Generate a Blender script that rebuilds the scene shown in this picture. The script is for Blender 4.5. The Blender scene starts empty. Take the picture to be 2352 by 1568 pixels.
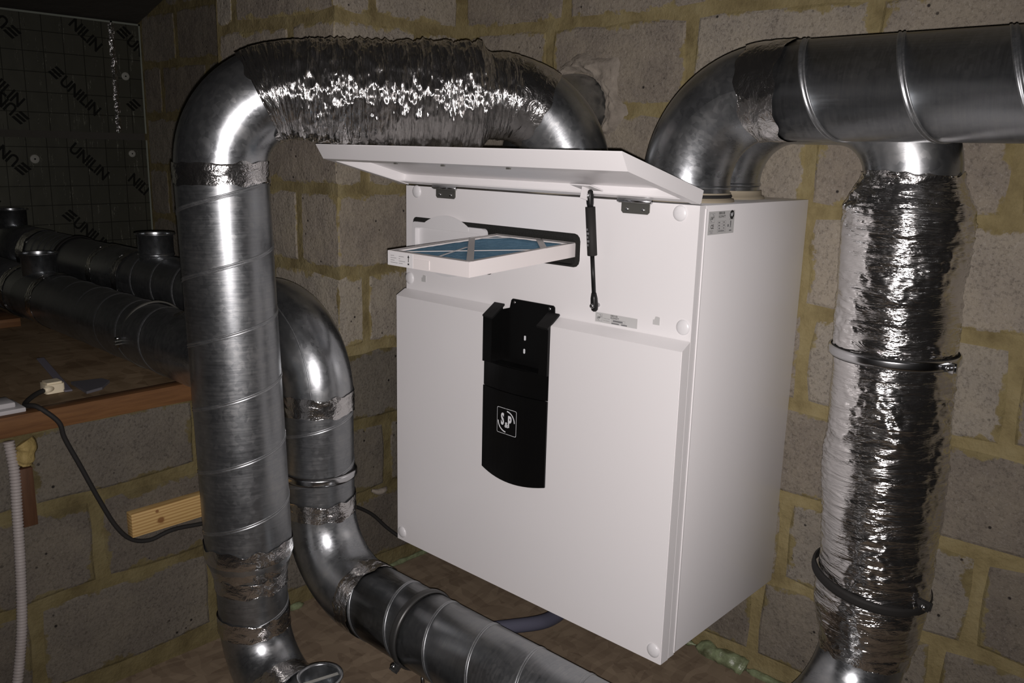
import bpy, bmesh, math, random
import numpy as np
from mathutils import Vector, Matrix

random.seed(7)
SC = bpy.context.scene
COL = SC.collection
V = Vector

# ------------------------------------------------------------------ camera, flash, world, exposure
cam_d = bpy.data.cameras.new('camera'); cam = bpy.data.objects.new('camera', cam_d); COL.objects.link(cam)
cam.location = (1.4989, -1.7061, 0.9279)
cam.rotation_mode = 'XYZ'; cam.rotation_euler = (1.3513, -0.0243, 0.7436)
cam_d.sensor_width = 36.0; cam_d.lens = 1976.1 * 36.0 / 2352.0
cam_d.clip_start = 0.02; cam_d.clip_end = 60
SC.camera = cam
FLASH_W = 99.0
fl = bpy.data.lights.new('phone_flash', 'SPOT'); flash = bpy.data.objects.new('phone_flash', fl); COL.objects.link(flash)
fl.energy = FLASH_W; fl.shadow_soft_size = 0.0035; fl.color = (1.0, 0.93, 0.925); fl.spot_size = math.radians(106); fl.spot_blend = 1.0
_m = cam.rotation_euler.to_matrix()
flash.location = V(cam.location) + _m @ V((0.004, -0.012, -0.002))
flash.rotation_euler = cam.rotation_euler
w = bpy.data.worlds.new('world'); SC.world = w; w.use_nodes = True
w.node_tree.nodes['Background'].inputs[0].default_value = (0.9, 0.95, 1.0, 1)
w.node_tree.nodes['Background'].inputs[1].default_value = 0.0015
SC.view_settings.view_transform = 'Standard'; SC.view_settings.look = 'None'
SC.view_settings.exposure = 0.0; SC.view_settings.gamma = 1.0; SC.view_settings.use_curve_mapping = False
SC.display_settings.display_device = 'sRGB'

# ------------------------------------------------------------------ material helpers
def srgb(r, g, b):
    f = lambda c: ((c/255+0.055)/1.055)**2.4 if c/255 > 0.04045 else c/255/12.92
    return (f(r), f(g), f(b), 1)

class NM:
    def __init__(s, name, rough=0.5, metal=0.0, color=(.5,.5,.5,1), spec=0.5):
        s.m = bpy.data.materials.new(name); s.m.use_nodes = True
        s.t = s.m.node_tree; s.p = s.t.nodes['Principled BSDF']
        s.p.inputs['Roughness'].default_value = rough; s.p.inputs['Metallic'].default_value = metal
        s.p.inputs['Base Color'].default_value = color; s.p.inputs['Specular IOR Level'].default_value = spec
    def n(s, typ, **kw):
        x = s.t.nodes.new(typ)
        for k, v in kw.items():
            if k.startswith('i_'): x.inputs[k[2:].replace('_', ' ')].default_value = v
            else: setattr(x, k, v)
        return x
    def l(s, a, b): s.t.links.new(a, b)
    def coord(s, which='Object', scale=(1,1,1)):
        tc = s.n('ShaderNodeTexCoord'); mp = s.n('ShaderNodeMapping'); mp.inputs['Scale'].default_value = scale
        s.l(tc.outputs[which], mp.inputs['Vector']); return mp.outputs[0]
    def pos(s, scale=(1,1,1)):
        g = s.n('ShaderNodeNewGeometry'); mp = s.n('ShaderNodeMapping'); mp.inputs['Scale'].default_value = scale
        s.l(g.outputs['Position'], mp.inputs['Vector']); return mp.outputs[0]
    def noise(s, vec, scale=5, detail=4, rough=.55, dist=0):
        x = s.n('ShaderNodeTexNoise', i_Scale=scale, i_Detail=detail, i_Roughness=rough, i_Distortion=dist)
        s.l(vec, x.inputs['Vector']); return x.outputs['Fac']
    def ramp(s, fac, stops):
        r = s.n('ShaderNodeValToRGB'); e = r.color_ramp.elements
        e[0].position, e[0].color = stops[0]; e[1].position, e[1].color = stops[-1]
        for p, c in stops[1:-1]:
            q = e.new(p); q.color = c
        s.l(fac, r.inputs[0]); return r.outputs[0]
    def mix(s, fac, a, b, mode='MIX'):
        x = s.n('ShaderNodeMix', data_type='RGBA', blend_type=mode)
        for sock, v in ((x.inputs[0], fac), (x.inputs[6], a), (x.inputs[7], b)):
            if hasattr(v, 'links'): s.l(v, sock)
            else: sock.default_value = v
        return x.outputs[2]
    def math(s, op, a, b=0.0, clamp=False):
        x = s.n('ShaderNodeMath', operation=op, use_clamp=clamp)
        for sock, v in ((x.inputs[0], a), (x.inputs[1], b)):
            if hasattr(v, 'links'): s.l(v, sock)
            else: sock.default_value = v
        return x.outputs[0]
    def bump(s, h, strength=.3, dist=.01, prev=None):
        b = s.n('ShaderNodeBump'); b.inputs['Strength'].default_value = strength; b.inputs['Distance'].default_value = dist
        s.l(h, b.inputs['Height'])
        if prev is not None: s.l(prev, b.inputs['Normal'])
        return b.outputs[0]
    def normal(s, o): s.l(o, s.p.inputs['Normal'])
    def color(s, o): s.l(o, s.p.inputs['Base Color'])
    def rough(s, o): s.l(o, s.p.inputs['Roughness'])

G = lambda v: (v, v, v, 1)
M = {}

MORTAR = [(.25, (.125,.097,.045,1)), (.5, (.225,.184,.090,1)), (.75, (.285,.242,.13,1))]
def mortar_material():
    k = NM('mortar', rough=.9, spec=.2); p = k.pos()
    n1 = k.noise(p, 14, 6, .6); n2 = k.noise(p, 90, 3, .6)
    oi = k.n('ShaderNodeObjectInfo'); c = k.mix(1.0, k.ramp(n1, MORTAR), oi.outputs['Color'], 'MULTIPLY')
    k.color(c)
    k.normal(k.bump(k.noise(p, 130, 4, .65), .5, .004, k.bump(n1, .6, .02)))
    return k.m
M['mortar'] = mortar_material()

def block_material():
    k = NM('concrete_block', rough=.92, spec=.2); p = k.pos()
    oi = k.n('ShaderNodeObjectInfo')
    base = k.ramp(oi.outputs['Random'], [(0, (.205,.177,.150,1)), (.5, (.255,.224,.188,1)), (1, (.295,.268,.228,1))])
    sp = k.noise(p, 170, 3, .7)
    base = k.mix(k.ramp(sp, [(.3, G(1)), (.5, G(0))]), base, k.mix(.68, base, (.06,.05,.045,1)))
    base = k.mix(k.ramp(k.noise(p, 230, 2, .6), [(.58, G(0)), (.7, G(.45))]), base, (.37,.345,.32,1))
    base = k.mix(k.ramp(k.noise(p, 4.5, 4, .6), [(.35, G(.35)), (.6, G(0))]), base, (.15,.128,.105,1))
    base = k.mix(k.ramp(k.noise(p, 9, 5, .6), [(.42, G(0)), (.70, G(.5))]), base, (.31,.27,.205,1))
    vo = k.n('ShaderNodeTexVoronoi', i_Scale=42.0, i_Randomness=1.0); k.l(p, vo.inputs['Vector'])
    pit = k.math('MULTIPLY', k.ramp(vo.outputs['Distance'], [(.08, G(1)), (.15, G(0))]), k.ramp(k.noise(p, 17, 2), [(.52, G(0)), (.6, G(1))]))
    base = k.mix(pit, base, (.035,.03,.028,1))
    # ragged mortar smeared over the block edges
    tc = k.n('ShaderNodeTexCoord'); sx = k.n('ShaderNodeSeparateXYZ'); k.l(tc.outputs['Generated'], sx.inputs[0])
    ex = k.math('MULTIPLY', k.math('SUBTRACT', .5, k.math('ABSOLUTE', k.math('SUBTRACT', sx.outputs[0], .5))), .37)
    ez = k.math('MULTIPLY', k.math('SUBTRACT', .5, k.math('ABSOLUTE', k.math('SUBTRACT', sx.outputs[2], .5))), .18)
    e = k.math('MINIMUM', ex, ez)
    wob = k.math('MULTIPLY', k.math('SUBTRACT', k.noise(p, 12, 8, .68), .5), .115)
    d = k.math('ADD', e, wob)
    msk = k.ramp(d, [(.0035, G(1)), (.0075, G(0))])
    n1 = k.noise(p, 14, 6, .6)
    mc = k.ramp(n1, MORTAR)
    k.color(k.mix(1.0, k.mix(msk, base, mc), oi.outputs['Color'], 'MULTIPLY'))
    h = k.math('SUBTRACT', k.noise(p, 150, 4, .7), k.math('MULTIPLY', pit, 1.2))
    k.normal(k.bump(h, .55, .006, k.bump(k.noise(p, 22, 3), .35, .02)))
    return k.m
M['block'] = block_material()

def osb_material(name, cols, sc=1.0):
    k = NM(name, rough=.75, spec=.25); p = k.pos((1, 1, 1))
    vo = k.n('ShaderNodeTexVoronoi', i_Scale=62.0*sc, i_Randomness=1.0); mp = k.pos((1.0, .33, 1.0))
    k.l(k.mix(.08, mp, k.n('ShaderNodeTexNoise', i_Scale=12.0).outputs['Color']), vo.inputs['Vector'])
    vo2 = k.n('ShaderNodeTexVoronoi', i_Scale=58.0*sc); k.l(k.pos((.35, 1.0, 1.0)), vo2.inputs['Vector'])
    s1 = k.n('ShaderNodeSeparateColor'); k.l(vo.outputs['Color'], s1.inputs[0])
    s2 = k.n('ShaderNodeSeparateColor'); k.l(vo2.outputs['Color'], s2.inputs[0])
    f = k.math('MULTIPLY', k.math('ADD', s1.outputs[0], s2.outputs[1]), .5)
    f = k.math('ADD', k.math('MULTIPLY', f, .6), k.math('MULTIPLY', k.noise(p, 5, 5), .4))
    k.color(k.ramp(f, [(.2, cols[0]), (.5, cols[1]), (.8, cols[2])]))
    k.normal(k.bump(f, .25, .004)); return k.m
M['osb'] = osb_material('chipboard_floor', [(.15,.11,.075,1), (.21,.16,.11,1), (.27,.21,.145,1)])
M['deck'] = osb_material('chipboard_deck', [(.13,.085,.045,1), (.20,.14,.08,1), (.26,.19,.115,1)], .8)

def wood_material(name, c0, c1, axis=(1, 12, 12), sc=6):
    k = NM(name, rough=.6, spec=.3); p = k.coord('Object', axis)
    n = k.noise(p, sc, 5, .6, .6); k.color(k.ramp(n, [(.3, c0), (.7, c1)])); k.normal(k.bump(n, .2, .003)); return k.m
M['edge_wood'] = wood_material('edge_timber', (.10,.045,.018,1), (.175,.085,.033,1), (14, 1.2, 14))
M['brown_wood'] = wood_material('brown_timber', (.055,.025,.012,1), (.09,.042,.02,1), (14, 14, 1.2))

def pine_material():
    k = NM('pine_timber', rough=.55, spec=.35); p = k.coord('Object', (20, 2.0, 20))
    wv = k.n('ShaderNodeTexWave', i_Scale=2.2, i_Distortion=5.0, i_Detail=2.0, bands_direction='Z'); k.l(p, wv.inputs['Vector'])
    c = k.ramp(wv.outputs['Fac'], [(.2, (.36,.22,.08,1)), (.7, (.50,.34,.14,1))])
    q = k.coord('Object'); 
    for cy, cz, r in ((-.005, -.004, .0105), (-.012, .018, .0045)):
        s = k.n('ShaderNodeVectorMath', operation='SUBTRACT'); k.l(q, s.inputs[0]); s.inputs[1].default_value = (0, cy, cz)
        sp = k.n('ShaderNodeSeparateXYZ'); k.l(s.outputs[0], sp.inputs[0])
        d = k.math('SQRT', k.math('ADD', k.math('POWER', sp.outputs[1], 2), k.math('POWER', sp.outputs[2], 2)))
        d = k.math('ADD', d, k.math('MULTIPLY', k.math('SUBTRACT', k.noise(q, 90, 2), .5), .006))
        c = k.mix(k.ramp(k.math('DIVIDE', d, r), [(.55, G(.9)), (.75, G(.35)), (1.0, G(0))]), c, (.17,.07,.02,1))
    k.color(c); return k.m
M['pine'] = pine_material()

def galv_material(name='galvanised_steel', base=.31, rough=.33, metal=.93, streak=.4):
    k = NM(name, rough=rough, metal=metal)
    uv = k.coord('UV', (1, 1, 1)); 
    s1 = k.noise(k.coord('UV', (3.5, 55, 1)), 4, 5, .65)      # fine marks around the pipe
    s2 = k.noise(uv, 9, 4, .6)                                 # cloudy zinc
    vo = k.n('ShaderNodeTexVoronoi', i_Scale=120.0); k.l(uv, vo.inputs['Vector'])
    sp = k.n('ShaderNodeSeparateColor'); k.l(vo.outputs['Color'], sp.inputs[0])
    f = k.math('ADD', k.math('MULTIPLY', s1, streak), k.math('ADD', k.math('MULTIPLY', s2, .9-streak), k.math('MULTIPLY', sp.outputs[0], .1)))
    k.color(k.ramp(f, [(.3, (base*.72, base*.76, base*.80, 1)), (.5, (base*.93, base*.97, base, 1)), (.72, (base*1.22, base*1.23, base*1.22, 1))]))
    k.rough(k.ramp(f, [(.3, G(rough-.07)), (.7, G(rough+.12))]))
    k.normal(k.bump(s1, .035, .002)); return k.m
M['galv'] = galv_material()
M['galv_elbow'] = galv_material('pressed_steel', .42, .28, .95, .08)
M['seam'] = galv_material('seam_steel', .34, .38, .9)

def foil_material(name, su, sv, b1=.55, rough=.16, base=.80, fine=1.0):
    k = NM(name, rough=rough, metal=.985, color=(base, base*.985, base*.97, 1))
    a = k.noise(k.coord('UV', (su, sv, 1)), 1.0, 4, .62, .8)
    vo = k.n('ShaderNodeTexVoronoi', i_Scale=1.0, feature='F1'); k.l(k.mix(.12, k.coord('UV', (su*1.6, sv*1.3, 1)), k.n('ShaderNodeTexNoise', i_Scale=3.0).outputs['Color']), vo.inputs['Vector'])
    b = k.noise(k.coord('UV', (su*3.2, sv*2.6, 1)), 1.0, 3, .6, .4)
    n = k.bump(vo.outputs['Distance'], b1*.55, .006)
    n = k.bump(a, b1, .012, n); n = k.bump(b, b1*.5*fine, .004, n); k.normal(n)
    return k.m
M['flex'] = foil_material('crinkled_foil_sleeve', 7, 95, .75, .16, .78)
M['flex_v'] = foil_material('crinkled_foil_jacket', 9, 60, .50, .15, .72)
M['tape'] = foil_material('foil_tape', 26, 34, .34, .18, .66)

def simple(name, c, rough=.5, metal=0, spec=.5, bump=None):
    k = NM(name, rough=rough, metal=metal, color=c, spec=spec)
    if bump: k.normal(k.bump(k.noise(k.coord('Object'), bump[0], 4), bump[1], bump[2]))
    return k.m
M['white'] = simple('white_powder_coat', (.80,.785,.785,1), .33, 0, .45, (900, .03, .0006))
M['white_dull'] = simple('white_sheet_steel', (.78,.765,.765,1), .42, 0, .45)
M['plastic_white'] = simple('white_plastic', (.74,.735,.74,1), .32, 0, .5)
M['plastic_grey'] = simple('dusty_white_plastic', (.46,.45,.45,1), .45, 0, .4)
M['black_plastic'] = simple('gloss_black_plastic', (.004,.004,.004,1), .3, 0, .22)
M['black_bracket'] = simple('black_bracket', (.009,.009,.009,1), .4, 0, .3)
M['rubber'] = simple('black_rubber', (.018,.017,.016,1), .7, 0, .3)
M['foam_black'] = simple('black_foam_gasket', (.022,.022,.02,1), .95, 0, .2, (420, .8, .003))
M['dark'] = simple('slot_dark', (.01,.01,.01,1), .9, 0, .1)
M['chrome'] = simple('zinc_plated_steel', (.62,.63,.64,1), .2, 1.0)
M['hinge'] = simple('hinge_steel', (.21,.21,.19,1), .38, .7)
M['sticker'] = simple('sticker_film', (.52,.52,.51,1), .35, 0, .4)
M['label_white'] = simple('label_paper', (.72,.71,.71,1), .6, 0, .3)
M['ink'] = simple('print_black', (.02,.02,.02,1), .5, 0, .3)
M['ink_grey'] = simple('print_grey', (.16,.16,.165,1), .5, 0, .3)
M['print_white'] = simple('print_white', (.72,.74,.76,1), .5, 0, .3)
M['card'] = simple('white_card', (.74,.70,.685,1), .75, 0, .2)
M['card_grey'] = simple('grey_card', (.50,.48,.465,1), .8, 0, .2)
M['cream'] = simple('cream_plastic', (.70,.62,.45,1), .4, 0, .5)
M['putty'] = simple('cream_sealant', (.68,.60,.45,1), .6, 0, .3)
M['putty_dark'] = simple('aged_sealant', (.30,.26,.19,1), .6, 0, .3)
M['dull_steel'] = simple('dull_dark_steel', (.07,.07,.068,1), .4, .6)
M['slate'] = simple('grey_steel_strip', (.17,.16,.19,1), .5, .3, .4)
M['slate_flat'] = simple('grey_plate', (.10,.098,.11,1), .6, 0, .3)
M['conduit'] = simple('grey_conduit', (.33,.30,.285,1), .55, 0, .4)
M['hose'] = simple('blue_grey_hose', (.095,.097,.135,1), .45, 0, .45)
M['washer'] = simple('fixing_washer', (.34,.34,.30,1), .5, 0, .4)
M['print_dark'] = simple('print_charcoal', (.008,.008,.006,1), .6, 0, .2)
M['edge_tape'] = simple('board_edge_tape', (.30,.33,.28,1), .55, .3, .4)

def media_material():
    k = NM('blue_filter_wool', rough=.95, spec=.1); q = k.coord('Object')
    k.color(k.ramp(k.noise(q, 60, 4, .7), [(.3, (.10,.215,.32,1)), (.7, (.175,.33,.455,1))]))
    k.normal(k.bump(k.noise(q, 300, 3), .6, .003)); return k.m
M['media'] = media_material()

def plaster_material():
    k = NM('patching_plaster', rough=.9, spec=.2); q = k.pos()
    k.color(k.ramp(k.noise(q, 30, 5, .6), [(.3, (.20,.175,.145,1)), (.7, (.30,.265,.22,1))]))
    k.normal(k.bump(k.noise(q, 70, 5, .65), .5, .008)); return k.m
M['plaster'] = plaster_material()
def foamgreen_material():
    k = NM('pale_green_foam', rough=.35, spec=.5); q = k.pos()
    k.color(k.ramp(k.noise(q, 40, 4, .6), [(.3, (.10,.11,.06,1)), (.7, (.24,.29,.165,1))]))
    k.normal(k.bump(k.noise(q, 120, 3), .4, .004)); return k.m
M['foam_green'] = foamgreen_material()
M['foam_yellow'] = simple('yellow_foam', (.30,.225,.085,1), .7, 0, .3, (90, .5, .006))

def board_material():
    k = NM('insulation_facing', rough=.42, metal=.75, color=(.13,.13,.105,1)); q = k.coord('Object')
    br = k.n('ShaderNodeTexBrick', offset=0.0, i_Scale=1.0); br.inputs['Mortar Size'].default_value = .0016
    br.inputs['Brick Width'].default_value = .075; br.inputs['Row Height'].default_value = .075
    sx = k.n('ShaderNodeSeparateXYZ'); k.l(q, sx.inputs[0]); cb = k.n('ShaderNodeCombineXYZ'); k.l(sx.outputs[1], cb.inputs[0]); k.l(sx.outputs[2], cb.inputs[1])
    k.l(cb.outputs[0], br.inputs['Vector'])
    br.inputs['Color1'].default_value = (.125,.127,.10,1); br.inputs['Color2'].default_value = (.14,.14,.112,1); br.inputs['Mortar'].default_value = (.05,.05,.04,1)
    k.color(br.outputs['Color'])
    n = k.noise(k.coord('Object', (1, 30, 3.0)), 3, 4, .7)
    # small creases running down the facing
    k.normal(k.bump(k.ramp(n, [(.62, G(0)), (.72, G(1))]), .5, .006, k.bump(k.noise(q, 3, 3), .2, .03)))
    return k.m
M['board'] = board_material()
M['crease'] = foil_material('creased_joint_tape', 60, 30, .8, .2, .75)
M['roof'] = simple('dark_roof_lining', (.075,.07,.06,1), .8, 0, .2, (8, .4, .02))
M['plain_wall'] = simple('plain_block_wall', (.11,.10,.085,1), .95, 0, .2)
M['damper'] = simple('damper_blade', (.50,.50,.46,1), .4, .6)

# ------------------------------------------------------------------ geometry helpers
def link(o, parent=None):
    COL.objects.link(o)
    if parent is not None: o.parent = parent
    return o
def thing(name, label, cat, loc=(0,0,0), group=None):
    o = bpy.data.objects.new(name, None); o.empty_display_size = .05; o.location = loc; link(o)
    tag(o, label, cat, group); return o
def tag(o, label=None, cat=None, group=None, kind=None):
    if label: o['label'] = label
    if cat: o['category'] = cat
    if group: o['group'] = group
    if kind: o['kind'] = kind
    return o
def mesh_obj(name, verts, faces, mat, parent=None, smooth=False, uvs=None, loc=None):
    """verts are in world space when the parent is a thing's Empty: shifted into its frame here"""
    me = bpy.data.meshes.new(name)
    verts = np.asarray(verts, float)
    off = V((0,0,0))
    if parent is not None: off = world_of(parent)
    if loc is not None: off = V(loc)
    me.from_pydata([tuple(v) for v in (verts - np.array(off))], [], faces)
    if uvs is not None:
        ul = me.uv_layers.new(name='UVMap'); li = np.empty(len(me.loops), int); me.loops.foreach_get('vertex_index', li)
        uvv = np.asarray(uvs)[li] if not isinstance(uvs, tuple) else uvs[1]
        ul.data.foreach_set('uv', np.ascontiguousarray(uvv, dtype=np.float32).ravel())
    if smooth: me.polygons.foreach_set('use_smooth', [True]*len(me.polygons))
    me.materials.append(mat); me.update()
    o = bpy.data.objects.new(name, me); link(o, parent)
    if loc is not None: o.location = V(loc) - (world_of(parent) if parent is not None else V((0,0,0)))
    return o
def world_of(o):
    p = V((0,0,0))
    while o is not None: p = p + V(o.location); o = o.parent
    return p
def bm_obj(name, bm, mat, parent=None, smooth=False, loc=None):
    me = bpy.data.meshes.new(name); off = V((0,0,0))
    if parent is not None: off = world_of(parent)
    if loc is not None: off = V(loc)
    bmesh.ops.translate(bm, verts=bm.verts, vec=-off)
    bmesh.ops.recalc_face_normals(bm, faces=bm.faces); bm.to_mesh(me); bm.free()
    if smooth:
        me.polygons.foreach_set('use_smooth', [True]*len(me.polygons))
        try: me.set_sharp_from_angle(angle=math.radians(35))
        except Exception: pass
    me.materials.append(mat)
    o = bpy.data.objects.new(name, me); link(o, parent)
    if loc is not None: o.location = V(loc) - (world_of(parent) if parent is not None else V((0,0,0)))
    return o
def add_box(bm, lo, hi, bevel=0.0, seg=2):
    lo, hi = V(lo), V(hi); c = (lo+hi)/2; d = hi-lo
    r = bmesh.ops.create_cube(bm, size=1.0); vs = r['verts']
    bmesh.ops.scale(bm, verts=vs, vec=d); bmesh.ops.translate(bm, verts=vs, vec=c)
    if bevel > 0:
        es = list({e for v in vs for e in v.link_edges})
        bmesh.ops.bevel(bm, geom=es, offset=bevel, segments=seg, affect='EDGES', profile=.5)
def box(name, lo, hi, mat, parent=None, bevel=0.0, loc=None):
    bm = bmesh.new(); add_box(bm, lo, hi, bevel); return bm_obj(name, bm, mat, parent, bevel > 0, loc)
def extrude_poly(bm, pts, axis, a, b):
    """prism from 2D outline pts; axis 1: pts are (x,z) and extruded along y, axis 0: (y,z) along x, axis 2: (x,y) along z"""
    mk = {0: lambda p, t: (t, p[0], p[1]), 1: lambda p, t: (p[0], t, p[1]), 2: lambda p, t: (p[0], p[1], t)}[axis]
    v0 = [bm.verts.new(mk(p, a)) for p in pts]; v1 = [bm.verts.new(mk(p, b)) for p in pts]
    n = len(pts); bm.faces.new(v0); bm.faces.new(v1)
    for i in range(n): bm.faces.new([v0[i], v0[(i+1) % n], v1[(i+1) % n], v1[i]])
def rrect(x0, z0, x1, z1, r, n=5):
    out = []
    for cx, cz, a0 in ((x1-r, z0+r, -90), (x1-r, z1-r, 0), (x0+r, z1-r, 90), (x0+r, z0+r, 180)):
        for i in range(n+1):
            t = math.radians(a0+90*i/n); out.append((cx+r*math.cos(t), cz+r*math.sin(t)))
    return out

# numpy gradient noise
_rng = np.random.RandomState(3); _perm = np.r_[(lambda p: (p, p))(_rng.permutation(256))[0], _rng.permutation(256)].astype(int); _perm[256:] = _perm[:256]
_grad = _rng.normal(size=(256, 3)); _grad /= np.linalg.norm(_grad, axis=1)[:, None]
def pnoise(x, y, z):
    x, y, z = np.broadcast_arrays(np.asarray(x, float), y, z)
    xi, yi, zi = (np.floor(a).astype(int) for a in (x, y, z)); xf, yf, zf = x-xi, y-yi, z-zi
    f = lambda t: t*t*t*(t*(t*6-15)+10); u, v_, w_ = f(xf), f(yf), f(zf); out = 0
    for dx in (0, 1):
        for dy in (0, 1):
            for dz in (0, 1):
                h = _perm[(_perm[(_perm[(xi+dx) & 255]+yi+dy) & 255]+zi+dz) & 255]
                g = _grad[h]; d = g[..., 0]*(xf-dx)+g[..., 1]*(yf-dy)+g[..., 2]*(zf-dz)
                out = out + d*(u if dx else 1-u)*(v_ if dy else 1-v_)*(w_ if dz else 1-w_)
    return out

def frames(P):
    P = np.asarray(P, float); n = len(P); T = np.zeros_like(P)
    T[1:-1] = P[2:]-P[:-2]; T[0] = P[1]-P[0]; T[-1] = P[-1]-P[-2]
    T /= np.linalg.norm(T, axis=1)[:, None]
    a = np.array([0, 0, 1.0]) if abs(T[0][2]) < .8 else np.array([1.0, 0, 0])
    u = np.cross(a, T[0]); u /= np.linalg.norm(u); U = [u]
    for i in range(1, n):
        u = U[-1]-T[i]*np.dot(U[-1], T[i]); U.append(u/np.linalg.norm(u))
    U = np.array(U); return T, U, np.cross(T, U)
def tube(name, P, rad, mat, parent=None, n=48, disp=None, cap=False, edge_wob=0.0, loc=None, axis=None):
    P = np.asarray(P, float); rad = np.broadcast_to(np.asarray(rad, float), (len(P),)).copy()
    if axis is None: T, U, W = frames(P)
    else:
        T = np.tile(np.asarray(axis, float), (len(P), 1)); a = np.array([0, 0, 1.0]) if abs(T[0][2]) < .8 else np.array([1.0, 0, 0])
        u = np.cross(a, T[0]); u /= np.linalg.norm(u); U = np.tile(u, (len(P), 1)); W = np.cross(T, U)
    L = np.r_[0, np.cumsum(np.sqrt((np.diff(P, axis=0)**2).sum(1)+np.diff(rad)**2))]
    th = np.linspace(0, 2*np.pi, n, endpoint=False)
    TH, S = np.meshgrid(th, L); RR = np.repeat(rad[:, None], n, 1)
    if disp is not None: RR = RR+disp(TH, S)
    X = P[:, None, :]+RR[..., None]*(np.cos(TH)[..., None]*U[:, None, :]+np.sin(TH)[..., None]*W[:, None, :])
    if edge_wob:
        for j in (0, -1):
            X[j] += T[j]*(edge_wob*pnoise(np.cos(th)*3+L[-1]*31, np.sin(th)*3, 7.7+j))[:, None]*2
    m = len(P); idx = np.arange(m*n).reshape(m, n)
    a, b = idx[:-1], np.roll(idx, -1, 1)[:-1]; c, d = np.roll(idx, -1, 1)[1:], idx[1:]
    F = np.stack([a, b, c, d], -1).reshape(-1, 4)
    rm = max(rad.max(), 1e-4)
    us = np.stack([th*rm, np.roll(th, -1)*rm], -1); us[-1, 1] = 2*np.pi*rm
    uv = np.zeros((m-1, n, 4, 2)); 
    uv[:, :, 0, 0] = us[None, :, 0]; uv[:, :, 1, 0] = us[None, :, 1]; uv[:, :, 2, 0] = us[None, :, 1]; uv[:, :, 3, 0] = us[None, :, 0]
    uv[:, :, 0, 1] = uv[:, :, 1, 1] = L[:-1, None]; uv[:, :, 2, 1] = uv[:, :, 3, 1] = L[1:, None]
    uv = uv.reshape(-1, 2); faces = F.tolist()
    if cap:
        faces += [idx[0][::-1].tolist(), idx[-1].tolist()]; uv = np.r_[uv, np.zeros((2*n, 2))]
    return mesh_obj(name, X.reshape(-1, 3), faces, mat, parent, True, ('loops', uv), loc)
def arc(p0, din, dout, R, n=20, ang=90):
    p0, din, dout = (np.array(a, float) for a in (p0, din, dout)); din /= np.linalg.norm(din); dout /= np.linalg.norm(dout)
    c = p0+R*dout; t = np.radians(np.linspace(0, ang, n))[:, None]
    return c-R*dout*np.cos(t)+R*din*np.sin(t)
def line(a, b, n=2):
    return np.linspace(np.array(a, float), np.array(b, float), n)
def helix(name, a, b, r, pitch, parent, mat=None, hand=1, phase=0.0, h=.0013, wd=.0043):
    """raised lock seam winding around a straight pipe"""
    a, b = np.array(a, float), np.array(b, float); Lg = np.linalg.norm(b-a); T = (b-a)/Lg
    u = np.cross([0, 0, 1.0] if abs(T[2]) < .8 else [1.0, 0, 0], T); u /= np.linalg.norm(u); w_ = np.cross(T, u)
    n = max(8, int(Lg/pitch*44)); s = np.linspace(0, Lg, n); t = hand*2*np.pi*s/pitch+phase
    prof = [(-wd, -.0006), (-wd*.75, h*.9), (-wd*.3, h), (-wd*.1, h*.25), (wd*.25, h*.3), (wd*.5, h), (wd*.85, h*.8), (wd, -.0006)]
    verts, faces, k = [], [], len(prof)
    for i in range(n):
        rd = math.cos(t[i])*u+math.sin(t[i])*w_
        for ds, dr in prof: verts.append(a+T*(s[i]+ds)+rd*(r+dr))
    for i in range(n-1):
        for j in range(k-1): faces.append([i*k+j, i*k+j+1, (i+1)*k+j+1, (i+1)*k+j])
    uv = np.array([[(i % k)*.01, i*.01] for i in range(n*k)])
    return mesh_obj(name, verts, faces, mat or M['seam'], parent, True, uv)
def smooth_path(pts, n=8):
    P = [V(p) for p in pts]; P = [P[0]*2-P[1]]+P+[P[-1]*2-P[-2]]; out = []
    for i in range(1, len(P)-2):
        for j in range(n):
            t = j/n; a, b, c, d = P[i-1], P[i], P[i+1], P[i+2]
            out.append(.5*((2*b)+(c-a)*t+(2*a-5*b+4*c-d)*t*t+(3*b-a-3*c+d)*t**3))
    out.append(P[-2]); return np.array([tuple(p) for p in out])
def tape_band(parent, P, r, wob=.004, seed=0.0, name='foil_tape', amp=.0012):
    def d(TH, S): return amp*1.6*pnoise(np.cos(TH)*5+seed, np.sin(TH)*5, S*95+seed)+.0012
    P = np.asarray(P, float)
    if len(P) < 12:
        t = np.linspace(0, 1, 14)*(len(P)-1); i = np.clip(t.astype(int), 0, len(P)-2); f = (t-i)[:, None]; P = P[i]*(1-f)+P[i+1]*f
        r = np.interp(t, np.arange(len(r)), r) if np.ndim(r) else r
    return tube(name, P, r, M['tape'], parent, 72, d, edge_wob=wob)

_fcache = {}
def text_mesh(s, size, bold=0.0, xs=1.0, extr=.0004):
    cu = bpy.data.curves.new('txt', 'FONT'); cu.body = s; cu.size = size; cu.align_x = 'LEFT'; cu.extrude = extr; cu.offset = bold; cu.resolution_u = 3
    o = bpy.data.objects.new('txt', cu); COL.objects.link(o)
    dg = bpy.context.evaluated_depsgraph_get(); me = bpy.data.meshes.new_from_object(o.evaluated_get(dg))
    bpy.data.objects.remove(o); bpy.data.curves.remove(cu)
    me.transform(Matrix.Diagonal((xs, 1, 1, 1))); return me
def put_text(name, s, size, mat, parent, origin, ux, uy, bold=0.0, xs=1.0, extr=.0004):
    me = text_mesh(s, size, bold, xs, extr); ux, uy = V(ux).normalized(), V(uy).normalized(); nz = ux.cross(uy)
    m3 = Matrix((ux, uy, nz)).transposed().to_4x4(); me.transform(m3); me.name = name
    me.materials.clear(); me.materials.append(mat)
    o = bpy.data.objects.new(name, me); link(o, parent); o.location = V(origin)-world_of(parent); return o

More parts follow.
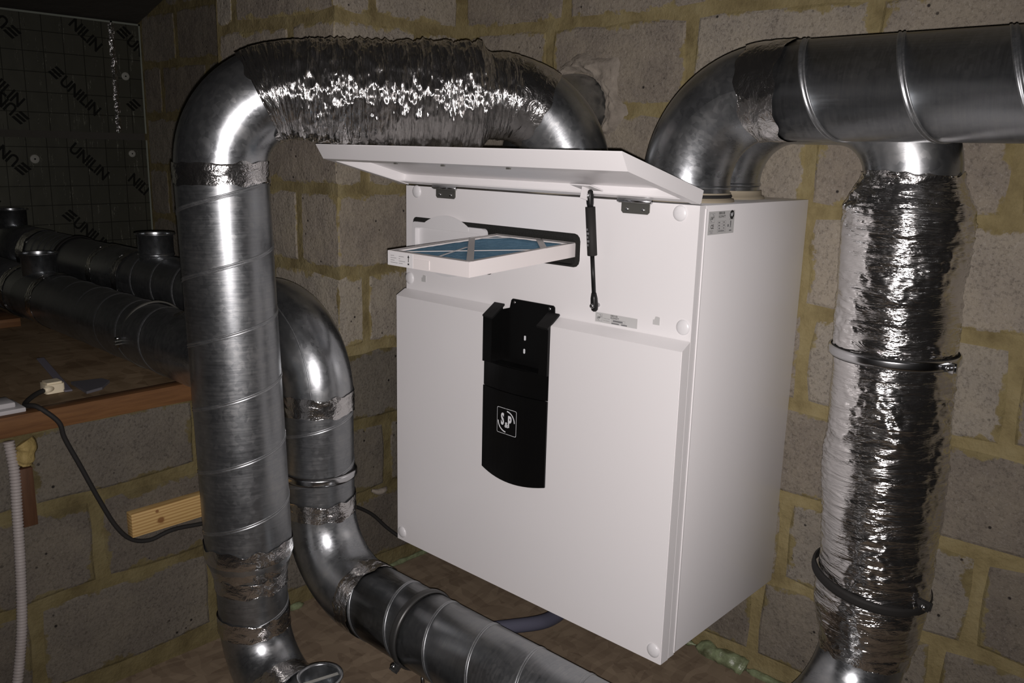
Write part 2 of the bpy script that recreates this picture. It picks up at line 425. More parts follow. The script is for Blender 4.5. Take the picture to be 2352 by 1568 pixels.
# ------------------------------------------------------------------ the setting
FZ, DECK, XL = -0.235, 0.408, -0.26
ROOF0 = (-2.17, 1.40); SLOPE = .31
roof_z = lambda x: ROOF0[1]+(x-ROOF0[0])*SLOPE
COURSE, Z0, JT = .204, .004, .021
def struct(o, label=None): return tag(o, label, None, None, 'structure')

struct(box('floor', (XL-.3, -3.4, FZ-.05), (3.4, .15, FZ), M['osb']), 'brown chipboard floor below the white unit')
bm = bmesh.new(); extrude_poly(bm, [(-2.35, -.4), (3.4, -.4), (3.4, roof_z(3.4)), (-2.35, roof_z(-2.35))], 1, 0.0, .12)
wall_back = struct(bm_obj('wall_back', bm, M['mortar']), 'grey concrete block wall with yellow mortar behind the unit')
wall_left = struct(box('wall_left', (XL-.12, -3.4, FZ), (XL, 0, DECK-.036), M['mortar']), 'low block wall with yellow mortar under the deck')
pier = struct(box('wall_pier', (-.80, -.42, DECK-.036), (XL, 0, roof_z(-.5)), M['mortar']), 'block pier rising from the deck beside the back wall')
struct(box('wall_right', (3.4, -3.4, FZ), (3.5, .15, 3.2), M['plain_wall']))
struct(box('wall_front', (-2.35, -3.5, FZ), (3.5, -3.4, 3.2), M['plain_wall']))
bm = bmesh.new(); extrude_poly(bm, [(-2.35, roof_z(-2.35)), (3.5, roof_z(3.5)), (3.5, roof_z(3.5)+.1), (-2.35, roof_z(-2.35)+.1)], 0, 0, 0); bm.free()
bm = bmesh.new(); extrude_poly(bm, [(-2.35, roof_z(-2.35)), (3.5, roof_z(3.5)), (3.5, roof_z(3.5)+.1), (-2.35, roof_z(-2.35)+.1)], 1, -3.5, .15)
struct(bm_obj('ceiling', bm, M['roof']), 'dark sloping roof lining over the deck')
deck = struct(box('floor_deck', (-2.3, -3.4, DECK-.022), (XL-.030, 0, DECK), M['deck']), 'chipboard attic deck carrying the horizontal ducts')
struct(box('trim_1', (XL-.030, -3.4, DECK-.040), (XL+.006, -.42, DECK+.001), M['edge_wood'], None, .002, (XL, -1.9, DECK-.02)), 'orange brown timber edge along the deck')

# concrete blocks: a handful of ragged outlines shared by all blocks
def block_variant(i, depth=.0028):
    rs = np.random.RandomState(40+i); pts = []
    for (x0, z0, x1, z1, n) in ((-.5, -.5, .5, -.5, 5), (.5, -.5, .5, .5, 3), (.5, .5, -.5, .5, 5), (-.5, .5, -.5, -.5, 3)):
        for j in range(n):
            t = j/n; x, z = x0+(x1-x0)*t, z0+(z1-z0)*t
            if j == 0: x *= 1-rs.uniform(.012, .05); z *= 1-rs.uniform(.03, .10)
            else:
                if abs(x0) == abs(x1) and x0 == x1: x *= 1-rs.uniform(-.012, .028)
                else: z *= 1-rs.uniform(-.03, .06)
            pts.append((x, z))
    n = len(pts); vs = [(p[0], 0.0, p[1]) for p in pts]+[(p[0]*.970, -depth*rs.uniform(.8, 1.1), p[1]*.94) for p in pts]+[(rs.uniform(-.1, .1), -depth*1.15, 0)]
    fs = [[k, (k+1) % n, n+(k+1) % n, n+k] for k in range(n)]+[[n+k, n+(k+1) % n, 2*n] for k in range(n)]
    me = bpy.data.meshes.new('block'); me.from_pydata(vs, [], fs); me.materials.append(M['block']); me.update(); return me
BLOCKS = [block_variant(i) for i in range(9)]
def add_block(parent, kind, h0, h1, z0, z1, at, tone=1.0):
    """kind 'y': face looks to -y at y=at, h is x.  kind 'x': face looks to +x at x=at, h is y"""
    o = bpy.data.objects.new('block', random.choice(BLOCKS)); link(o, parent)
    w_, c, zc = h1-h0, (h0+h1)/2, (z0+z1)/2
    o.scale = (w_*random.choice((-1, 1)) if False else w_, 1, z1-z0)
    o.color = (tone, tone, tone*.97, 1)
    if kind == 'y': o.location = V((c, at, zc))-world_of(parent)
    else: o.location = V((at, c, zc))-world_of(parent); o.rotation_euler = (0, 0, math.pi/2)
    return o
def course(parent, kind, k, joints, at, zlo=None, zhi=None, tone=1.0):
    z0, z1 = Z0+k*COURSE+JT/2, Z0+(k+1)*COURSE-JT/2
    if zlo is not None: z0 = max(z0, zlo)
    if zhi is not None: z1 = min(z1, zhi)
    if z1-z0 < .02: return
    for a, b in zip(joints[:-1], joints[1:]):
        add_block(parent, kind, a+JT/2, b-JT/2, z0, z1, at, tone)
# back wall: joints seen in the photograph, the rest carried on at the same spacing
J = {6: [-2.16, -1.86, -1.48, -1.10, -.72, -.255, .10, .493, .87, 1.25, 1.62], 5: [-2.16, -2.0, -1.63, -1.26, -.9, -.255, .049, .451, .844, 1.23, 1.6],
     4: [-2.16, -1.83, -1.45, -1.08, -.7, -.255, .02, .398, .746, 1.119, 1.5, 1.85], 3: [-2.16, -1.99, -1.62, -1.25, -.9, -.255, .0, .38, .751, 1.15+.16, 1.68],
     2: [-2.16, -1.84, -1.46, -1.1, -.7, -.255, .04, .40, .772, 1.164, 1.54], 1: [-.255, .1, .43, .783-.26, .9+.4, 1.68], 0: [-.255, .05, .41, .769, 1.155, 1.54], -1: [-.255, -.02, .35, .72, 1.10, 1.48, 1.85],
     7: [-1.95, -1.6, -1.22, -.85, -.47, -.1, .28, .66, 1.03, 1.4], 8: [-1.2, -.8, -.42, -.05, .33, .7, 1.08, 1.45]}
for k, js in J.items():
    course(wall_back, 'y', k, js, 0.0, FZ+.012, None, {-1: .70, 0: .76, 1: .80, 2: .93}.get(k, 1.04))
# low left wall
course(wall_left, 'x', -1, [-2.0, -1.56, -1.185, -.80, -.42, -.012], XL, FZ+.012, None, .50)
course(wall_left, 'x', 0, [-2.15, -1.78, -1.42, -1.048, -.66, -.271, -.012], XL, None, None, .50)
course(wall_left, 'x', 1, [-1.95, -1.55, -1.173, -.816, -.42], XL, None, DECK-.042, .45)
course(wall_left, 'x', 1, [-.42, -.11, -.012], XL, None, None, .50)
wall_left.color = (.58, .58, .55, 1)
# pier: the face beside the corner and the face towards the room
PX = {2: [-.436, -.34, -.012], 3: [-.436, -.012], 4: [-.436, -.341, -.012], 5: [-.436, -.16, -.012], 6: [-.436, -.308, -.012], 7: [-.436, -.2, -.012]}
PY = {2: [-.80, -.56, -.2455], 3: [-.80, -.426, -.2455], 4: [-.80, -.62, -.2455], 5: [-.80, -.44, -.2455], 6: [-.80, -.708, -.2455], 7: [-.80, -.5, -.2455]}
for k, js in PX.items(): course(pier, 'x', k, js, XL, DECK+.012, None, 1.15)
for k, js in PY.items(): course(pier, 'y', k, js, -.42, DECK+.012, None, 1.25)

# plaster patch round the duct that leaves through the back wall
def plaster():
    cx, cz = .150, 1.030; n, m = 72, 16; vs, fs = [], []
    th = np.linspace(0, 2*np.pi, n, endpoint=False)
    ro = .118+.030*pnoise(np.cos(th)*2.2+3, np.sin(th)*2.2, 1.3)*2+.016*pnoise(np.cos(th)*7, np.sin(th)*7, 5.5)+.018*np.clip(np.sin(th+.9), 0, 1)
    ri = .083+.007*pnoise(np.cos(th)*4, np.sin(th)*4, 8.1)*2
    for j in range(m):
        t = j/(m-1); r = ri+(ro-ri)*t
        h = .017*(np.sin(np.pi*min(1, t*1.0+.12))**.7 if t < .88 else np.sin(np.pi*.98)**.7*(1-(t-.88)/.12))
        hh = h*(1+1.3*pnoise(np.cos(th)*6*r/.1, np.sin(th)*6*r/.1, 2.2)+.8*pnoise(np.cos(th)*16*r/.1, np.sin(th)*16*r/.1, 4.2))-.002*(j == m-1)
        for i in range(n): vs.append((cx+r[i]*math.cos(th[i]), -max(-.002, hh[i] if j else .006), cz+r[i]*math.sin(th[i])))
    for j in range(m-1):
        for i in range(n): fs.append([j*n+i, j*n+(i+1) % n, (j+1)*n+(i+1) % n, (j+1)*n+i])
    o = mesh_obj('plaster_patch', vs, fs, M['plaster'], None, True, None, (cx, 0, cz))
    tag(o, 'rough pale plaster patch round the duct hole in the back wall', 'plaster')
plaster()

# foam beads in the joint between floor and walls
def foam(name, pts, r, label, seed, lump=1.0, mat='foam_green'):
    P = smooth_path(pts, 14); n = len(P); t = np.linspace(0, 1, n)
    rad = r*(1+.6*lump*pnoise(t*n*.13+seed, 3.1, seed))*np.clip(np.minimum(t, 1-t)*14, .15, 1)
    o = tube(name, P, rad, M[mat], None, 14, lambda TH, S: r*.75*pnoise(np.cos(TH)*1.3+seed, np.sin(TH)*1.3+seed, S*24+seed), True, loc=tuple(P[n//2]))
    return tag(o, label, 'foam')
foam('expanding_foam', [(XL+.010, -.70, FZ+.004), (XL+.014, -.66, FZ+.007), (XL+.013, -.61, FZ+.007), (XL+.010, -.56, FZ+.003)], .0085, 'pale green foam bead on the floor joint between the two left pipes', 2.0)
foam('expanding_foam', [(XL+.010, -.33, FZ+.003), (XL+.012, -.26, FZ+.005), (XL+.012, -.16, FZ+.005), (XL+.02, -.03, FZ+.005)], .0062, 'thin pale green foam bead on the floor joint below the black cable', 6.0)
foam('expanding_foam', [(XL+.03, -.01, FZ+.006), (.2, -.01, FZ+.006), (.48, -.012, FZ+.006), (.585, -.014, FZ+.008)], .008, 'pale green foam bead along the back wall behind the unit', 5.0)
foam('expanding_foam', [(.585, -.016, FZ+.008), (.63, -.018, FZ+.012), (.665, -.020, FZ+.016), (.70, -.017, FZ+.010), (.715, -.014, FZ+.004)], .0185, 'glossy green foam lump on the floor right of the unit', 9.0, .7)
foam('expanding_foam', [(.715, -.014, FZ+.004), (.80, -.016, FZ+.006), (.9, -.014, FZ+.006), (1.2, -.012, FZ+.006)], .008, 'thin grey green foam bead at the wall foot beside the foil duct', 4.0)

# ------------------------------------------------------------------ insulation boards at the far end of the deck
XB = -2.165
def insulation_board(y0, y1, z0, z1, label, texts, discs, crease=None):
    t = thing('insulation_board', label, 'insulation', (XB, (y0+y1)/2, z0), 'foil faced boards at the end of the deck')
    f = box('facing', (XB-.10, y0, z0), (XB, y1, z1), M['board'], t, 0, (XB, (y0+y1)/2, (z0+z1)/2))
    box('edge_strip', (XB-.1, y1-.006, z0), (XB+.0015, y1, z1), M['edge_tape'], t)
    if z1 > 1.3: box('edge_strip', (XB-.1, y0, z1-.007), (XB+.0015, y1, z1), M['edge_tape'], t)
    for s, yy, zz, flip in texts:
        a = math.radians(-43.5+(180 if flip else 0)); ux = V((0, math.cos(a), math.sin(a))); uy = V((0, -math.sin(a), math.cos(a)))
        org = V((XB+.0006, yy, zz)); bars = s.startswith('='); body = s.lstrip('=')
        if bars:
            bm = bmesh.new()
            for q in range(3):
                o2 = org+ux*(-.052+.003*q)+uy*(.002+q*.0155)
                vs = [bm.verts.new(o2+ux*a_+uy*b_) for a_, b_ in ((0, 0), (.040, 0), (.044, .010), (.004, .010))]; bm.faces.new(vs)
            bm_obj('printed_mark', bm, M['print_dark'], t)
        if body: put_text('printed_letters', body, .060, M['print_dark'], t, org, ux, uy, .0016, .92, .0003)
    for (yy, zz, r) in discs:
        P = line((XB, yy, zz), (XB+.004, yy, zz)); wsh = tube('fixing_washer', np.r_[P, line((XB+.005, yy, zz), (XB+.0045, yy, zz))], [r, r, r*.8, r*.2], M['washer'], t, 24, axis=(1, 0, 0))
        tube('fixing_screw', line((XB+.003, yy, zz), (XB+.006, yy, zz)), [r*.2, r*.15], M['dark'], t, 10, cap=True)
    if crease:
        yy, za, zb = crease; n = 60; rs = np.random.RandomState(5); vs, fs = [], []
        for i in range(n):
            z = za+(zb-za)*i/(n-1); dy = .003*pnoise(i*.4, 1.5, 2)*3
            vs += [(XB, yy-.010+dy, z), (XB+.006+.003*rs.rand(), yy-.002+dy+.003*rs.randn(), z), (XB, yy+.012+dy, z)]
        for i in range(n-1):
            for j in range(2): fs.append([i*3+j, i*3+j+1, i*3+4+j, i*3+3+j])
        uv = np.array([[v[1], v[2]] for v in vs]); mesh_obj('joint_crease', vs, fs, M['crease'], t, False, uv)
    return t
insulation_board(-1.55, -.116, .955, 1.392, 'upper dark foil-faced board with diagonal lettering left of the bright crease',
    [('=UNILIN', -.338, 1.140, 0), ('NILIN', -.285, 1.362, 0), ('=UN', -.49, 1.035, 1), ('=U', -.49, 1.345, 1), ('=UNILIN', -.62, 1.16, 0), ('=UNILIN', -.92, 1.20, 1)], [], (-.118, .96, 1.385))
insulation_board(-.114, -.002, .955, 1.392, 'narrow dark foil-faced board strip right of the bright crease',
    [('=UN', -.065, 1.318, 0), ('=', -.045, 1.035, 0)], [(-.075, 1.182, .016)])
insulation_board(-1.55, -.002, DECK, .928, 'lower dark foil-faced board standing on the deck behind the ducts',
    [('UNILIN', -.325, .885, 0), ('=UNILIN', -.335, .590, 0), ('NILI', -.098, .765, 0), ('=UN', -.50, .845, 1), ('=UNILIN', -.74, .78, 0)], [(-.45, .847, .017), (-.07, .872, .014)])
box('trim_2', (XB-.10, -1.55, .928), (XB-.018, -.002, .955), M['roof'])['kind'] = 'structure'

# ------------------------------------------------------------------ the ventilation unit
W, H, YF, YC = .75, .844, -.424, -.451      # width, height, upper front plane, lower cover plane
U = thing('ventilation_unit', 'white wall-hung ventilation unit with open lid and black centre cover', 'ventilation unit', (W/2, -.2, 0))
YS = YF+.020
bm = bmesh.new(); add_box(bm, (0, YS, .002), (W, 0, H), .0025); bm_obj('body', bm, M['white'], U, True)
# upper front plate with the two filter openings
SL = (.022, .672, .268, .776); SR = (.262, .712, .500, .776)
def front_plate():
    bm = bmesh.new()
    outer = [(0.0005, .0), (W-.0005, .0), (W-.0005, H), (0.0005, H)]
    hole = []
    # one stepped opening: left pocket lower, right pocket higher, rounded corners
    hole += [(SL[0]+.012+.012*math.cos(math.radians(a)), SL[1]+.012+.012*math.sin(math.radians(a))) for a in (180, 210, 240, 270)]
    hole += [(SL[2]+.006-.012+.012*math.cos(math.radians(a)), SL[1]+.012+.012*math.sin(math.radians(a))) for a in (270, 300, 330, 360)]
    hole += [(SL[2]+.006, SR[1])]
    hole += [(SR[2]-.014+.014*math.cos(math.radians(a)), SR[1]+.014+.014*math.sin(math.radians(a))) for a in (270, 300, 330, 360)]
    hole += [(SR[2]-.014+.014*math.cos(math.radians(a)), SR[3]-.014+.014*math.sin(math.radians(a))) for a in (0, 30, 60, 90)]
    hole += [(SL[0]+.012+.012*math.cos(math.radians(a)), SL[3]-.012+.012*math.sin(math.radians(a))) for a in (90, 120, 150, 180)]
    loops = []
    for y in (YF, YS-.0004):
        lo = [bm.verts.new((p[0], y, p[1])) for p in outer]; lh = [bm.verts.new((p[0], y, p[1])) for p in hole]
        es = [bm.edges.new((l[i], l[(i+1) % len(l)])) for l in (lo, lh) for i in range(len(l))]
        bmesh.ops.triangle_fill(bm, edges=es, use_beauty=True); loops.append((lo, lh))
    for k in (0, 1):
        a, b = loops[0][k], loops[1][k]
        for i in range(len(a)): bm.faces.new([a[i], a[(i+1) % len(a)], b[(i+1) % len(b)], b[i]])
    o = bm_obj('front_plate', bm, M['white'], U)
    bm = bmesh.new()     # black foam lining of the opening
    n = len(hole); cx, cz = .26, .73
    A = [bm.verts.new((p[0], YF+.001, p[1])) for p in hole]; ins = lambda p: (cx+(p[0]-cx)*.955, cz+(p[1]-cz)*.80)
    B = [bm.verts.new((ins(p)[0], YF-.0006, ins(p)[1])) for p in hole]; C_ = [bm.verts.new((ins(p)[0], YF+.0165, ins(p)[1])) for p in hole]
    for i in range(n):
        j = (i+1) % n; bm.faces.new([A[i], A[j], B[j], B[i]]); bm.faces.new([B[i], B[j], C_[j], C_[i]])
    bm.faces.new(C_); bm_obj('slot_gasket', bm, M['foam_black'], U)
front_plate()
# lower cover with a chamfered top edge
NX0, NX1, NZ = .305, .436, .497
def lower_cover():
    zt, zb = .597, .611; bm = bmesh.new(); x0, x1 = -.004, W
    prof = [(YF-.0006, -.001), (YC, -.001), (YC, zt), (YF-.0006, zb)]
    extrude_poly(bm, prof, 0, x0, NX0); extrude_poly(bm, prof, 0, NX1, x1)          # notch for the black bracket between them
    extrude_poly(bm, [(YF-.0006, -.001), (YC, -.001), (YC, NZ), (YF-.0006, NZ)], 0, NX0, NX1)
    es = [e for e in bm.edges if e.calc_length() > .2 and all(abs(v.co.x-x0) < 1e-5 or abs(v.co.x-x1) < 1e-5 for v in e.verts)]
    bmesh.ops.bevel(bm, geom=es, offset=.0012, segments=2, affect='EDGES')
    return bm_obj('lower_cover', bm, M['white'], U)
cover = lower_cover()
def cap_dome(x, z, y, parent, r=.0135):
    n, m = 24, 7; P = [(x, y-.0052*math.sin(math.pi/2*i/(m-1)), z) for i in range(m)]; R_ = [r*math.cos(math.pi/2*i/(m-1))+.0003 for i in range(m)]
    tube('screw_cap', P, R_, M['plastic_white'], parent, n, axis=(0, -1, 0))
for x, z in ((.036, .832), (.712, .829), (.012, .636), (.733, .634)): cap_dome(x, z, YF, U)
for x, z in ((.014, .020), (.733, .022)): cap_dome(x, z, YC, U)
for x, z in ((.060, .641), (.678, .638)):
    bm = bmesh.new(); extrude_poly(bm, [(x-.007, z-.008), (x+.007, z-.008), (x+.007, z+.006), (x+.003, z+.007), (x-.002, z+.007), (x-.004, z+.001), (x-.007, z+.001)], 1, YF-.0008, YF+.001)
    bm_obj('catch_hole', bm, M['sticker'], U)
# side seam and bottom lip
box('corner_trim', (W-.001, YS-.0016, .004), (W+.0012, YS+.0016, H-.006), M['white_dull'], U, .0005)
# black centre cover with bracket
def black_cover():
    x0, x1 = .281, .457; ysec = YC-.0035
    def curve(za, zb, name, zarc, dep=.0):
        n = 14; vs, fs = [], []
        for i in range(n+1):
            x = x0+(x1-x0)*i/n; t = (2*i/n-1); bow = -.010*(1-t*t); zb_ = za-zarc*(1-t*t)
            for (yy, zz) in ((YC+.0005, zb_), (ysec+bow-dep, zb_), (ysec+bow-dep, zb), (YC+.0005, zb)): vs.append((x, yy, zz))
        for i in range(n):
            for j in range(4): fs.append([i*4+j, i*4+(j+1) % 4, (i+1)*4+(j+1) % 4, (i+1)*4+j])
        fs += [[0, 1, 2, 3], [n*4+3, n*4+2, n*4+1, n*4]]
        return mesh_obj(name, vs, fs, M['black_plastic'], U)
    lo = curve(.2645, .4445, 'centre_cover', .012); curve(.4455, NZ, 'centre_cover', 0, -.002)
    # two cheeks beside the notch, the recessed plate with the screws, and the bent ears over the chamfer
    for xa, xb in ((x0, NX0+.001), (NX1-.001, x1)):
        bm = bmesh.new(); extrude_poly(bm, [(YC+.002, NZ), (YC-.0068, NZ), (YC-.0068, .593), (YC+.002, .597)], 0, xa, xb); bm_obj('cheek', bm, M['black_plastic'], U)
    bm = bmesh.new(); extrude_poly(bm, [(NX0+.0008, NZ+.001), (NX1-.0008, NZ+.001), (NX1-.0008, .606), (.4465, .612), (.4455, .6285), (.4415, .6318), (.335, .6318), (.331, .6285), (.327, .612), (NX0+.0008, .606)], 1, YF-.0036, YF-.0008)
    add_box(bm, (NX0+.0008, YC-.006, NZ-.002), (NX1-.0008, YF-.0008, NZ+.0015)); bm_obj('bracket', bm, M['black_plastic'], U)
    for xa in (NX0-.0002, NX1-.0012):
        bm = bmesh.new(); extrude_poly(bm, [(YC-.005, NZ), (YC-.005, .595), (YF-.001, .6120), (YF-.001, NZ)], 0, xa, xa+.0014); bm_obj('notch_lining', bm, M['black_plastic'], U)
    for (xa, xb, sh) in ((.281, .309, .003), (.428, .457, .002)):
        bm = bmesh.new(); a = [(xa-.0006, YC-.0085, .5945), (xb, YC-.0090, .5930), (xb+sh, YF-.003, .6180), (xa-.0006+sh, YF-.003, .6180)]
        top = [bm.verts.new(p) for p in a]; bot = [bm.verts.new((p[0], p[1]+.001, p[2]-.0035)) for p in a]; bm.faces.new(top); bm.faces.new(bot)
        for i in range(4): bm.faces.new([top[i], top[(i+1) % 4], bot[(i+1) % 4], bot[i]])
        bm_obj('bracket_ear', bm, M['black_bracket'], U)
    for x in (.341, .4345): tube('screw', line((x, YF-.0035, .6245), (x, YF-.0058, .6245)), [.0036, .003], M['chrome'], U, 14, cap=True)
    for x, z in ((.3715, .5555), (.3705, .528)):
        bm = bmesh.new(); extrude_poly(bm, rrect(x-.0022, z-.005, x+.0022, z+.005, .002, 3), 1, YF-.0045, YF-.0030); bm_obj('led_slit', bm, M['print_white'], U)
    # emblem: rounded square frame, two arcs, letters
    yf = ysec-.0108; cx, cz, hs = .3595, .3835, .0275
    for nm, ang in (('emblem_frame', None),):
        bm = bmesh.new(); o_, i_ = rrect(cx-hs, cz-hs, cx+hs, cz+hs, .003, 3), rrect(cx-hs+.0009, cz-hs+.0009, cx+hs-.0009, cz+hs-.0009, .0025, 3)
        vo_, vi_ = ([bm.verts.new((p[0], yf+.0106*((p[0]-.369)/.088)**2, p[1])) for p in q] for q in (o_, i_))
        for i in range(len(o_)): bm.faces.new([vo_[i], vo_[(i+1) % len(o_)], vi_[(i+1) % len(o_)], vi_[i]])
        bm_obj(nm, bm, M['print_white'], U)
    for a0, a1 in ((2, 86), (182, 266)):
        bm = bmesh.new(); q = []
        for i in range(13):
            t = math.radians(a0+(a1-a0)*i/12); wd = .0016
            q.append([bm.verts.new((cx+r_*math.cos(t), yf, cz+r_*math.sin(t))) for r_ in (.0228-wd, .0228+wd*.6)])
        for i in range(12): bm.faces.new([q[i][0], q[i][1], q[i+1][1], q[i+1][0]])
        bm_obj('emblem_arc', bm, M['print_white'], U)
    put_text('emblem_letters', 'S', .034, M['print_white'], U, (cx-.0150, yf+.0004, cz-.0075), (1,0,0), (0,0,1), .0012, .52, .0003)
    put_text('emblem_letters', 'P', .034, M['print_white'], U, (cx+.0040, yf+.0004, cz-.0105), (1,0,0), (0,0,1), .0012, .56, .0003)
    put_text('emblem_letters', '&', .0160, M['print_white'], U, (cx-.0042, yf+.0004, cz-.0125), (1,0,0), (0,0,1), .0004, .80, .0003)
black_cover()

# stickers
def bars(bm, rects, mk):
    for (x0, z0, x1, z1) in rects: bm.faces.new([bm.verts.new(mk(*p)) for p in ((x0, z0), (x1, z0), (x1, z1), (x0, z1))])
def emblem_small(mk, x, z, s, bm):
    def ring(pts_o, pts_i):
        a = [bm.verts.new(mk(*p)) for p in pts_o]; b = [bm.verts.new(mk(*p)) for p in pts_i]; n = len(a)
        for i in range(n): bm.faces.new([a[i], a[(i+1) % n], b[(i+1) % n], b[i]])
    ring(rrect(x, z, x+s, z+s, s*.06, 2), rrect(x+s*.025, z+s*.025, x+s*.975, z+s*.975, s*.05, 2))
    cx, cz, r = x+s/2, z+s/2, s*.40
    for a0, a1 in ((2, 86), (182, 266)):
        q = [[bm.verts.new(mk(cx+rr*math.cos(math.radians(a0+(a1-a0)*i/8)), cz+rr*math.sin(math.radians(a0+(a1-a0)*i/8)))) for rr in (r*.87, r*1.02)] for i in range(9)]
        for i in range(8): bm.faces.new([q[i][0], q[i][1], q[i+1][1], q[i+1][0]])
def front_sticker():
    y = YF-.0004; box('type_sticker', (.543, y, .616), (.638, YF+.0002, .6345), M['sticker'], U); yy = y-.0002
    mk = lambda a, b: (a, yy, b); bm = bmesh.new(); emblem_small(mk, .546, .6185, .0135, bm)
    bars(bm, [(.581, .6205, .6115, .6208), (.581, .6252, .6115, .6255), (.581, .6205, .5813, .6255), (.6112, .6205, .6115, .6255), (.584, .6215, .606, .6242), (.581, .6170, .598, .6192), (.603, .6170, .616, .6192)], mk)
    tag(bm_obj('sticker_print', bm, M['ink_grey'], U), kind='stuff')
    put_text('sticker_letters', 'S&P', .0058, M['ink'], U, (.5486, yy, .6232), (1,0,0), (0,0,1), .0001, .75, 0)
    put_text('sticker_letters', 'IDEO2 325', .0042, M['ink'], U, (.5785, yy, .6306), (1,0,0), (0,0,1), .0001, .8, 0)
    put_text('sticker_letters', 'ECOWATT', .0042, M['ink'], U, (.5785, yy, .6265), (1,0,0), (0,0,1), .0001, .9, 0)
    put_text('sticker_letters', 'Product Code', .0026, M['ink_grey'], U, (.5625, yy, .6240), (1,0,0), (0,0,1), 0, .95, 0)
    put_text('sticker_letters', 'Serial Number', .0026, M['ink_grey'], U, (.5625, yy, .6200), (1,0,0), (0,0,1), 0, .9, 0)
front_sticker()
def side_sticker():
    x = W+.0004; box('rating_sticker', (W-.0002, -.395, .793), (x, -.305, .833), M['sticker'], U); xx = x+.0002
    mk = lambda a, b: (xx, a, b); bm = bmesh.new(); emblem_small(mk, -.391, .8135, .0165, bm)
    T = [(-.3635, z, -.3345, z+.0003) for z in (.7965, .8005, .8055, .8105, .8155)]+[(y_, .7965, y_+.0004, .8158) for y_ in (-.3635, -.3475, -.3349)]
    T += [(-.3605, .8070, -.3545, .8088), (-.3605, .8122, -.3550, .8140), (-.3590, .8020, -.3540, .8040), (-.3440, .8072, -.3380, .8090), (-.3440, .8124, -.3390, .8142), (-.3430, .8022, -.3390, .8040), (-.360, .7978, -.339, .7992),
          (-.3205, .8035, -.3155, .8048), (-.3195, .8055, -.3160, .8150), (-.3285, .8045, -.3240, .8090), (-.3215, .7970, -.3135, .7990), (-.3225, .8172, -.3085, .8184)]
    bars(bm, T, mk); tag(bm_obj('sticker_print', bm, M['ink_grey'], U), kind='stuff')
    bm = bmesh.new(); bmesh.ops.create_circle(bm, cap_ends=True, radius=.0078, segments=28, matrix=Matrix.Translation((xx, -.315, .8255)) @ Matrix.Rotation(math.pi/2, 4, 'Y')); tag(bm_obj('sticker_print', bm, M['ink'], U), kind='stuff')
    P = lambda nm, s, sz, y_, z_, b=.0001, xs=.85, m='ink': put_text(nm, s, sz, M[m], U, (xx+.0001, y_, z_), (0,1,0), (0,0,1), b, xs, 0)
    P('sticker_letters', 'NF', .0088, -.3201, .8226, .0002, .85, 'print_white'); P('sticker_letters', 'S&P', .0072, -.3880, .8192)
    P('sticker_letters', 'IDEO2 325', .0056, -.3610, .8275, .0002, .8); P('sticker_letters', 'ECOWATT', .0056, -.3610, .8215, .0001, .85)
    P('sticker_letters', 'CE', .0100, -.3865, .8035, .0002, .85); P('sticker_letters', 'MADE IN', .0036, -.3905, .7985, 0, .9, 'ink_grey'); P('sticker_letters', 'SPAIN', .0036, -.3875, .7952, 0, .9, 'ink_grey')
side_sticker()

# the open lid, hinged along the top front edge
LA = math.radians(14.2); LY, LZ = YF-.004, H+.002
def lidpt(s, t): return (LY-s*math.cos(LA)+t*math.sin(LA), LZ+s*math.sin(LA)+t*math.cos(LA))   # s outwards, t up from the lid plane
def lid():
    Ls, Lb, th, lip, k = .245, .2215, .024, .016, .0016; x0, x1 = -.003, W+.003
    def pt(x, s, t): y, z = lidpt(s, t); return (x, y, z)
    bm = bmesh.new()
    def prism(xa, xb, prof):
        a = [bm.verts.new(pt(xa, *p)) for p in prof]; b = [bm.verts.new(pt(xb, *p)) for p in prof]; n = len(prof)
        bm.faces.new(a); bm.faces.new(b[::-1])
        for i in range(n): bm.faces.new([a[i], a[(i+1) % n], b[(i+1) % n], b[i]])
    def slab(xa, xb, sa, sb, ta, tb): prism(xa, xb, [(sa, ta), (sb, ta), (sb, tb), (sa, tb)])
    prism(x0, x1, [(0, th-k), (Ls, th-k), (Ls, th), (0, th)])                      # top sheet
    prism(x0+k, x1-k, [(Ls, th-k), (Lb, 0), (Lb-k*1.3, 0), (Ls-k*2.4, th-k)])          # sloping front edge
    slab(x0, x1, 0, k, .002, th-k)                                                 # back edge
    for xa in (x0, x1-k): prism(xa, xa+k, [(k, 0), (Lb, 0), (Ls, th-k), (k, th-k)])
    slab(x0+k, x1-k, Lb-k-lip, Lb-k, 0, k); slab(x0+k, x0+k+lip, k, Lb-k-lip, 0, k); slab(x1-k-lip, x1-k, k, Lb-k-lip, 0, k)
    slab(x0+k, x1-k, k, k+.024, .002, .002+k)
    o = bm_obj('lid', bm, M['white'], U)
    for x in (.215, .345, .505):
        p = pt(x, Lb-.010, -.0005); box('lid_clip', (x-.004, p[1]-.002, p[2]-.002), (x+.004, p[1]+.002, p[2]+.001), M['hinge'], U)
    bm = bmesh.new()      # strut mount under the lid
    slab(.518, .562, .018, .060, .0085, .0105); slab(.538, .5405, .018, .050, -.012, .0105); bm_obj('strut_mount', bm, M['white_dull'], U)
    return o
lid()
